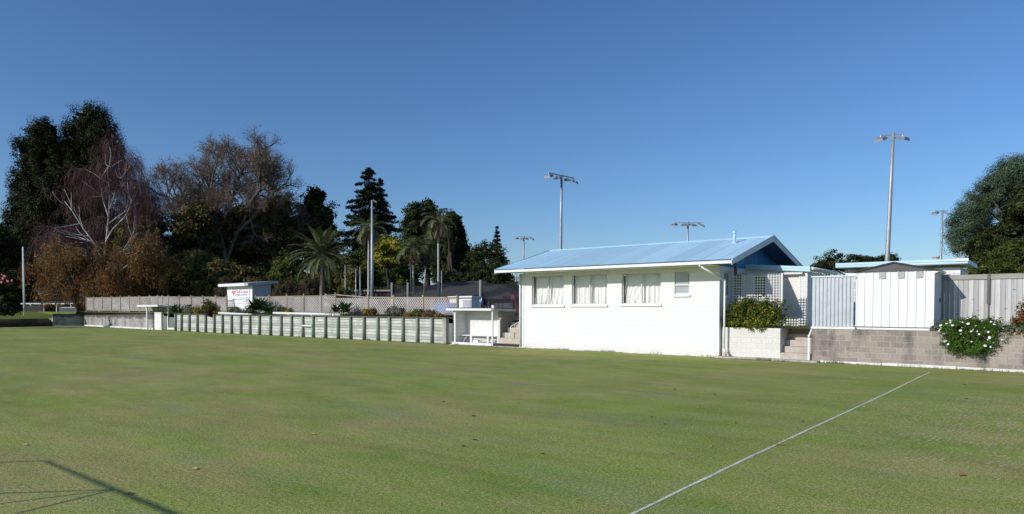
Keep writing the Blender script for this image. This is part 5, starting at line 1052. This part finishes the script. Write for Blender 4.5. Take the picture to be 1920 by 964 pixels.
tree('evergreen_tree','tall dark narrow tree, right of the pair behind the tallest slender palm','tree',802,104,[(801,382,8,9),(806,396,11,10),(797,402,10,10),(812,414,13,12),(798,422,12,12),(806,440,22,24),(800,475,24,24)],'lf_dark',11000,.24,.5,74,cr=.95,dj=2,lump=.4)
tree('evergreen_tree','broad dark tree tapering down to the right of the tallest slender palm','tree',842,98,[(846,408,12,11),(838,420,14,12),(856,424,13,12),(832,436,20,18),(858,440,18,18),(845,465,32,28),(868,480,24,24),(835,500,30,28),(872,510,28,28),(852,530,40,20),(885,535,20,18),(820,470,18,40)],'lf_dark',26000,.23,.6,75,core=700,cr=.95,dj=3,lump=.4)
tree('broadleaf_tree','loose grey green tree between the dark trees and the small pointed conifer','tree',912,92,[(908,468,20,16),(930,482,22,20),(898,485,18,20),(888,505,20,22),(942,508,22,22),(915,510,26,26),(895,530,26,22),(930,530,24,24)],'lf_dark',13000,.17,.3,76,cr=.8,dj=2,lump=.45)
tree('broadleaf_tree','dark tree low beside the clubhouse eave behind the netting','tree',945,80,[(940,520,22,22),(925,540,22,20),(955,545,18,18),(940,555,28,14)],'lf_dark',8000,.15,.3,77,core=700,cr=.7,dj=2,lump=.3)
conifer('norfolk_pine','small pointed conifer left of the clubhouse roof',932,98,425,560,38,78,18,'lf_pine',110,.15,-.02,lambda z:.06+.9*z**1.15,width_j=.25,clump=.3,tj=.25)
# right side
for a in ((1552,[(1548,489,16,11),(1568,483,20,12),(1590,488,14,10),(1606,484,8,8),(1535,495,10,8),(1570,500,40,10)],'round topped dark tree far off between the annex and the shed',81),(1625,[(1624,488,9,8),(1636,490,8,7),(1610,498,12,8)],'small far tree tuft left of the tallest floodlight pole',82),(1665,[(1655,487,9,9),(1668,484,11,9),(1677,490,7,7),(1662,500,20,9)],'small far tree tuft right of the tallest floodlight pole',83)):
    tree('distant_tree',a[2],'tree',a[0],120,a[1],'lf_dark',5000,.2,.3,a[3],cr=.8,dj=2,lump=.4)
r=np.random.default_rng(84)
tree('cypress_tree','large blue green cypress leaning in from the right edge','conifer',1915,62,[(1903,312,26,22,0),(1880,330,28,24,1),(1915,340,30,26,2),(1862,352,26,24,0),(1842,372,26,24,1),(1822,392,24,24,0),(1808,415,24,24,0),(1795,440,18,22,0),(1812,448,20,20,0),(1835,420,24,24,2),(1850,395,24,22,3),(1890,365,26,22,3),(1800,465,14,12,0),(1830,450,16,14,1),(1845,440,12,10,1)],'lf_blue',100000,.065,.5,84,'bark',per=170,cr=.62,lump=.2,rmin=.8,dj=1,up=.7,flat=.9,inner=.08)
tree('conifer_tree','dark green pine in front of the blue green cypress at the right edge','conifer',1925,56,[(1915,385,22,18),(1900,400,20,16),(1925,360,24,18),(1895,425,22,16),(1918,430,26,20),(1880,450,24,14),(1915,465,30,20)],'lf_dark',17000,.11,.35,85,'bark',core=700,cr=.55,dj=2,lump=.4)
tree('broadleaf_tree','dark green bushy tree behind the right end of the weatherboard building','tree',1850,58,[(1850,450,24,22),(1835,470,22,20),(1868,440,20,18),(1870,475,26,24),(1842,495,26,22)],'lf_dark',13000,.10,.3,86,core=700,cr=.45,dj=1.5,lump=.3)
tree('broadleaf_tree','olive green feathery tree above the right part of the paling fence','tree',1885,50,[(1880,490,30,22),(1905,470,26,22),(1860,505,28,18),(1910,505,30,24),(1835,512,22,12),(1890,520,40,18)],'lf_mid',17000,.10,.25,87,core=700,cr=.4,dj=1.5,lump=.35)
# far wood closing the horizon
r=np.random.default_rng(90); bl=[]
for px in range(-120,1000,28):
    if 770<px<985: continue
    bl.append((at(px,560+r.uniform(-10,6),150),(4.5,3,3.8)))
for px in range(770,990,20): bl.append((at(px,567+r.uniform(-3,3),170),(3.5,3,2.6)))
for px in range(1000,2100,40): bl.append((at(px,565+r.uniform(-5,5),190),(7,4,4)))
Pp,Nn=clumps(bl,900,30,1.5,r); V,Fc=leaf_mesh(Pp,Nn,.4,.6,r); tag(from_np('far_woods',V,Fc,M['lf_dark'],None,(0,0,0)),'dark belt of far woods low on the horizon','woods',kind='stuff')
# ================================================================== plants by the walls
def bush(name,label,blobs,mat,n,leaf,seed,stem=True,cat='shrub',**kw):
    r=np.random.default_rng(seed); c=np.array(blobs[0][0],float); t=thing(name,label,cat,(c[0],c[1],c[2]-blobs[0][1][2])); crown(t,blobs,M[mat],n,leaf,r,**kw)
    if stem:
        tb=[]; base=np.array([c[0],c[1]+.05,c[2]-blobs[0][1][2]-.05])
        for bb in blobs:
            for k in range(4): limb(tb,base+r.normal(0,.05,3),np.array(bb[0])+sph(1,r)[0]*np.array(bb[1])*.7,.025,.006,r,.1)
        V,Fc=tubes(tb); from_np('stem',V,Fc,M['bark'],t)
    return t
bush('planter_shrub','dense yellow flecked green shrub spilling over the cream planter',[((-9.45,.6,1.72),(.95,.5,.48)),((-10.15,.55,1.68),(.5,.42,.46)),((-8.75,.6,1.72),(.48,.42,.48)),((-9.8,.5,2.02),(.5,.35,.32)),((-9.1,.55,2.02),(.55,.35,.30)),((-9.5,.28,1.32),(.9,.25,.22))],'lf_shrub',17000,.042,101,cr=.16,per=22,lump=.5,inner=.2)
dz=bush('daisy_bush','green bush covered in white daisies hanging over the grey block wall',[((-2.45,.2,1.05),(.74,.46,.50)),((-2.85,.18,1.10),(.46,.40,.44)),((-2.0,.2,1.05),(.47,.42,.48)),((-2.45,.06,.76),(.68,.34,.32)),((-2.3,.35,1.45),(.68,.4,.2)),((-2.9,.3,1.35),(.5,.35,.22))],'lf_daisy',24000,.03,102,cr=.13,per=24,lump=.3)
r=np.random.default_rng(103)
def daisy():
    mb=MB(); n=10; mb.add([(0,0,.012)]+[(.036*math.cos(a)*(1 if i%2 else .93),.036*math.sin(a)*(1 if i%2 else .93),.0) for i,a in enumerate(np.arange(n)*2*math.pi/n)],[(0,1+i,1+(i+1)%n) for i in range(n)]); return mb
cnt=0; first=None
for bb in [((-2.45,.2,1.05),(.76,.48,.52)),((-2.85,.18,1.10),(.48,.42,.46)),((-2.0,.2,1.05),(.49,.44,.50)),((-2.45,.06,.76),(.70,.36,.34)),((-2.3,.35,1.45),(.70,.42,.22)),((-2.9,.3,1.35),(.5,.35,.24))]:
    k=0
    while k<13:
        d=sph(1,r)[0]
        if d[1]>.25 or d[2]<-.35: continue
        p=np.array(bb[0])+d*np.array(bb[1])*1.04
        if first is None:
            mb=daisy(); me=bpy.data.meshes.new('flower'); me.from_pydata(mb.v,[],mb.f); first=link('flower',me,M['petal'],dz); o=first
        else: o=first.copy(); COL.objects.link(o); o.parent=dz
        o.location=tuple(p-ORG[dz.name]); nrm=Vector((d[0]*.5,-abs(d[1])*.6-.35,.65+d[2]*.3)); q=nrm.to_track_quat('Z','Y'); o.rotation_euler=q.to_euler(); s=r.choice([.5,.7,.95,1.15,1.3]); o.scale=(s,s,s); k+=1
# trailing stems with flowers at the left foot of the bush
bush('red_tipped_shrub','red tipped green shrub at the right end of the paling fence',[((-.85,1.0,1.9),(.55,.45,.5)),((-.5,1.0,2.05),(.5,.4,.45)),((-1.0,.9,1.55),(.5,.4,.35))],'lf_red',5000,.04,104,cr=.16,per=18,lump=.5)
bush('ground_cover_plant','low green plant with yellow flowers on top of the wall at right edge',[((-.6,.4,1.32),(.6,.25,.16)),((-1.35,.6,1.3),(.35,.25,.14))],'lf_daisy',3500,.03,105,stem=False,cat='plant',cr=.1)
gz=bush('silver_plant','small silver grey plant with orange flowers on the grey wall',[((-1.28,.22,1.26),(.26,.16,.13))],'lf_grey',1600,.03,106,stem=False,cat='plant',cr=.08); r=np.random.default_rng(107)
for k in range(4):
    mb=daisy(); me=bpy.data.meshes.new('flower'); me.from_pydata(mb.v,[],mb.f); o=link('flower',me,M['petal_orange'],gz); o.location=tuple(np.array([-1.45+.12*k+r.normal(0,.03),.03,1.16+r.uniform(-.03,.1)])-ORG[gz.name]); o.rotation_euler=(.9,0,r.uniform(-.4,.4)); o.scale=(.6,.6,.6)
bush('dry_plant','small grey dried plant by the right corner of the shed base',[((-3.3,.35,1.30),(.22,.16,.12))],'lf_grey',900,.035,108,stem=False,cat='plant',cr=.09)
def rosette(name,label,c,n,L,w,seed,mat='lf_strap',heads=1,spread=.3):
    r=np.random.default_rng(seed); t=thing(name,label,'plant',tuple(c)); Vs=[];Fs=[];b=0
    for h in range(heads):
        cc=np.array(c)+np.array([r.normal(0,spread),r.normal(0,.12),r.uniform(0,.2)])
        for i in range(n):
            a=i*2.4+r.normal(0,.2); e=r.uniform(.1,1.35); l=L*r.uniform(.7,1.15); hh=np.array([math.cos(a),math.sin(a),0]); s=np.linspace(0,1,5); ang=e-1.1*s**1.5; q=np.zeros((5,3)); q[1:]=np.cumsum((hh*np.cos(ang)[:-1,None]+np.array([0,0,1.])*np.sin(ang)[:-1,None])*l/4,0); q+=cc; sd_=np.cross(hh,[0,0,1.]); ww=w*np.array([.7,1,.95,.65,.08])[:,None]; V=np.stack([q-sd_*ww,q+sd_*ww],1).reshape(-1,3); i0=np.arange(4)*2; Vs.append(V);Fs.append(np.stack([i0,i0+1,i0+3,i0+2],1)+b); b+=10
    from_np('leaves',np.concatenate(Vs),np.concatenate(Fs),M[mat],t); return t
def wp(px,py,Y): return onY(px,py,Y)
def wbush(name,label,px,py,rx,rz,Y,mat,n,leaf,seed,**kw):
    c=onY(px,py,Y); k=(c-_C)@_f/FPX/math.cos(YAW)*.95; kz=(c-_C)@_f/FPX
    return bush(name,label,[((c[0],Y,c[2]),(rx*k,.35,rz*kz)),((c[0]-rx*k*.45,Y,c[2]-rz*kz*.3),(rx*k*.6,.3,rz*kz*.7)),((c[0]+rx*k*.45,Y,c[2]-rz*kz*.35),(rx*k*.6,.3,rz*kz*.65))],mat,n,leaf,seed,cat='plant',**kw)
rosette('strap_plant','dark strap leaved plant at the left end of the timber wall',onY(334,588,.5),40,.95,.045,111,heads=3,spread=.55)
wbush('garden_shrub','grey green shrub second from the left end of the timber wall',354,581,14,9,.6,'lf_grey',2200,.06,112,cr=.25)
wbush('garden_shrub','thin tawny shrub left of the round dark green shrub',369,580,7,8,.6,'lf_gold',900,.05,113,cr=.22)
wbush('garden_shrub','round dark green shrub hanging over the timber wall',391,577,13,12,.5,'lf_mid',4200,.07,114,cr=.25)
wbush('garden_shrub','dark purple plant drooping over the timber wall edge',394,586,8,7,.0,'lf_purple',1300,.06,115,cr=.2,stem=False)
wbush('garden_shrub','tiny yellow green plant right of the round dark shrub',406,586,4,3,.4,'lf_gold',450,.05,116,cr=.15,stem=False)
wbush('garden_shrub','low grey green plant at the left foot of the sign hut',440,581,12,6,1.1,'lf_grey',1800,.06,117,cr=.2)
wbush('garden_shrub','small grey green plant at the right corner of the sign hut',467,582,7,5,1.1,'lf_grey',1200,.06,118,cr=.2)
rosette('strap_plant','largest strap leaved plant right of the sign hut',onY(489,585,.75),46,1.15,.07,119,heads=4,spread=.65)
rosette('strap_plant','low right part of the big strap leaved clump by the sign hut',onY(504,587,.6),40,.8,.06,120,heads=2,spread=.3)
wbush('garden_shrub','grey bush left of the yellow flowers right of the sign hut',529,580,9,6,1.0,'lf_grey',1500,.06,121,cr=.2)
wbush('garden_shrub','bright yellow flowering plant in the middle of the lattice',540,582,7,5,.7,'lf_gold',1100,.055,122,cr=.18)
rosette('strap_plant','blue green strap leaved plant left of the middle lattice post',onY(640,587,.7),42,.85,.06,123,heads=4,spread=.5)
wbush('garden_shrub','gold tipped plant under the lattice, left of the silver bush',690,585,9,6,.7,'lf_gold',1300,.045,124,cr=.18)
wbush('garden_shrub','bronze twiggy plant touching the silver bush',700,583,8,6,.8,'lf_rust',1200,.045,125,cr=.2)
wbush('garden_shrub','wide silver grey bush under the right half of the lattice',741,584,19,8.5,.8,'lf_grey',4000,.05,126,cr=.22)
wbush('garden_shrub','small golden plant just right of the silver bush',768,589,6,4,.6,'lf_gold',900,.04,127,cr=.14)
wbush('garden_shrub','thin green bush near the blue tarpaulin',786,585,10,7,.9,'lf_olive',1700,.045,128,cr=.22)
wbush('garden_shrub','low straggly plant below the blue tarpaulin',808,588,12,5,.7,'lf_rust',1300,.045,129,cr=.2)
wbush('garden_shrub','last small golden plant at the right end of the timber wall',824,591,5,3,.6,'lf_gold',600,.04,130,cr=.12)
# grass tufts at the foot of the walls: one uncountable mass
r=np.random.default_rng(140); n=9000; x=np.concatenate([r.uniform(-57,-25.5,5200),r.uniform(-25,-10.7,1800),r.uniform(-10.6,2,2000)]); y=np.where(x>-10.7,np.where(x>-6.9,-.22,-.44),np.where(x>-20.6,-.07,np.where(x>-25.4,-.14,-.02)))-np.abs(r.normal(0,.05,n)); keep=r.uniform(0,1,n)<(.35+.65*(np.sin(x*1.9)+np.sin(x*.7+1)>.2)); x=x[keep];y=y[keep];n=len(x)
hh=r.uniform(.015,.06,n)*(1+1.2*(np.sin(x*2.7)>.6)); a=r.uniform(0,6.28,n); w_=.006; lean=r.normal(0,.02,(n,2)); V=np.stack([np.stack([x-w_*np.cos(a),y-w_*np.sin(a),np.zeros(n)],1),np.stack([x+w_*np.cos(a),y+w_*np.sin(a),np.zeros(n)],1),np.stack([x+lean[:,0]+.002,y+lean[:,1],hh],1),np.stack([x+lean[:,0]-.002,y+lean[:,1],hh],1)],1).reshape(-1,3)
tag(from_np('edge_grass',V,np.arange(4*n).reshape(n,4),leafmat('edge_grass',[(.05,.08,.015),(.09,.12,.03),(.16,.15,.06)],nscale=1),None),'fringe of uncut grass along the foot of the walls','grass',kind='stuff')
# fallen leaves
def leafobj(px,py,size,mat,label,group,rot):
    p=onZ(px,py,0); mb=MB(); L=size; W=size*.45
    mb.add([(-L/2,0,.006),(-L*.15,W/2,.022),(L*.2,W*.42,.02),(L/2,0,.012),(L*.2,-W*.42,.016),(-L*.15,-W/2,.018),(0,0,.006)],[(0,6,1),(1,6,2),(2,6,3),(3,6,4),(4,6,5),(5,6,0)]); me=bpy.data.meshes.new('fallen_leaf'); me.from_pydata(mb.v,[],mb.f); o=link('fallen_leaf',me,mat,None,tuple(p)); o.rotation_euler=(0,0,rot); return tag(o,label,'leaf',group)
ly=paint('fallen_yellow',(.42,.30,.05),.6); lb=paint('fallen_brown',(.10,.05,.025),.7); lo=paint('fallen_orange',(.45,.17,.06),.6); lp=paint('fallen_pale',(.48,.34,.22),.6); r=np.random.default_rng(150)
leafobj(1463,835,.13,lo,'orange leaf lying against the white line',None,.3); leafobj(1805,892,.12,lo,'red orange leaf in the worn turf at lower right',None,.9); leafobj(46,835,.13,lp,'pale brown leaf near the left edge above the shadow',None,.2); leafobj(364,880,.13,lp,'pale leaf right of the frame shadow',None,.1); leafobj(586,815,.12,ly,'largest yellow leaf alone in the middle of the green',None,.1)
leafobj(242,927,.11,lb,'dark leaf touching the long frame shadow',None,.2); leafobj(888,781,.11,lb,'dark brown leaf in the middle of the green',None,.5); leafobj(890,826,.12,lb,'long brown leaf nearest below the middle of the green',None,.0)
for px,py in ((1287,807),(1332,838),(1380,794),(1570,848),(1505,791),(1312,761),(1258,851),(1033,703),(1080,743),(1060,754),(536,674)): leafobj(px,py,.075,ly,'small yellow fallen leaf scattered on the mown green','small yellow fallen leaves',r.uniform(0,6))
for px,py in ((1265,731),(1246,796),(1222,783),(1236,740),(1700,822),(1808,662+60),(1812,749),(972,757),(832,754),(1018,852),(870,838),(1442,744),(537,704),(1340,740),(1155,709),(1540,698)): leafobj(px,py,.07,lb,'small dark brown fallen leaf scattered on the mown green','small dark fallen leaves',r.uniform(0,6))
# frame standing behind the photographer whose shadow falls across the green
fr=thing('net_frame','steel tube frame outside the photo casting the long shadow at lower left','frame',(-9.5,-27,0))
hF=2.2; dxF=TPHI/KEL*hF; dyF=hF/KEL
J=onZ(215,918); Kp=onZ(75,866); Q=onZ(420,990)
yF=J[1]-dyF
mb=MB(); mb.tube([(Kp[0]-dxF,yF,hF),(-4.9,yF,hF)],[.014,.034],10); mb.build('top_rail',M['galv'],fr)
mb=MB(); mb.tube([(J[0]-dxF,yF,0),(J[0]-dxF,yF,hF)],.016,8); mb.build('post',M['galv'],fr)
for pe in ((0,925),(28,964)):
    e=onZ(*pe); d=e-J; # choose the foot so that the brace's shadow runs through e
    k=(hF/KEL)/max(1e-3,-d[1]); foot=J+d*k
    mb=MB(); mb.tube([(J[0]-dxF,yF,hF),(foot[0],foot[1],0)],.014,8); mb.build('brace',M['galv'],fr)
e=onZ(0,868); d=e-Kp; k=(hF/KEL)/max(1e-3,-d[1]); foot=Kp+d*k
mb=MB(); mb.tube([(Kp[0]-dxF,yF,hF),(foot[0],foot[1],0)],.014,8); mb.build('brace',M['galv'],fr)
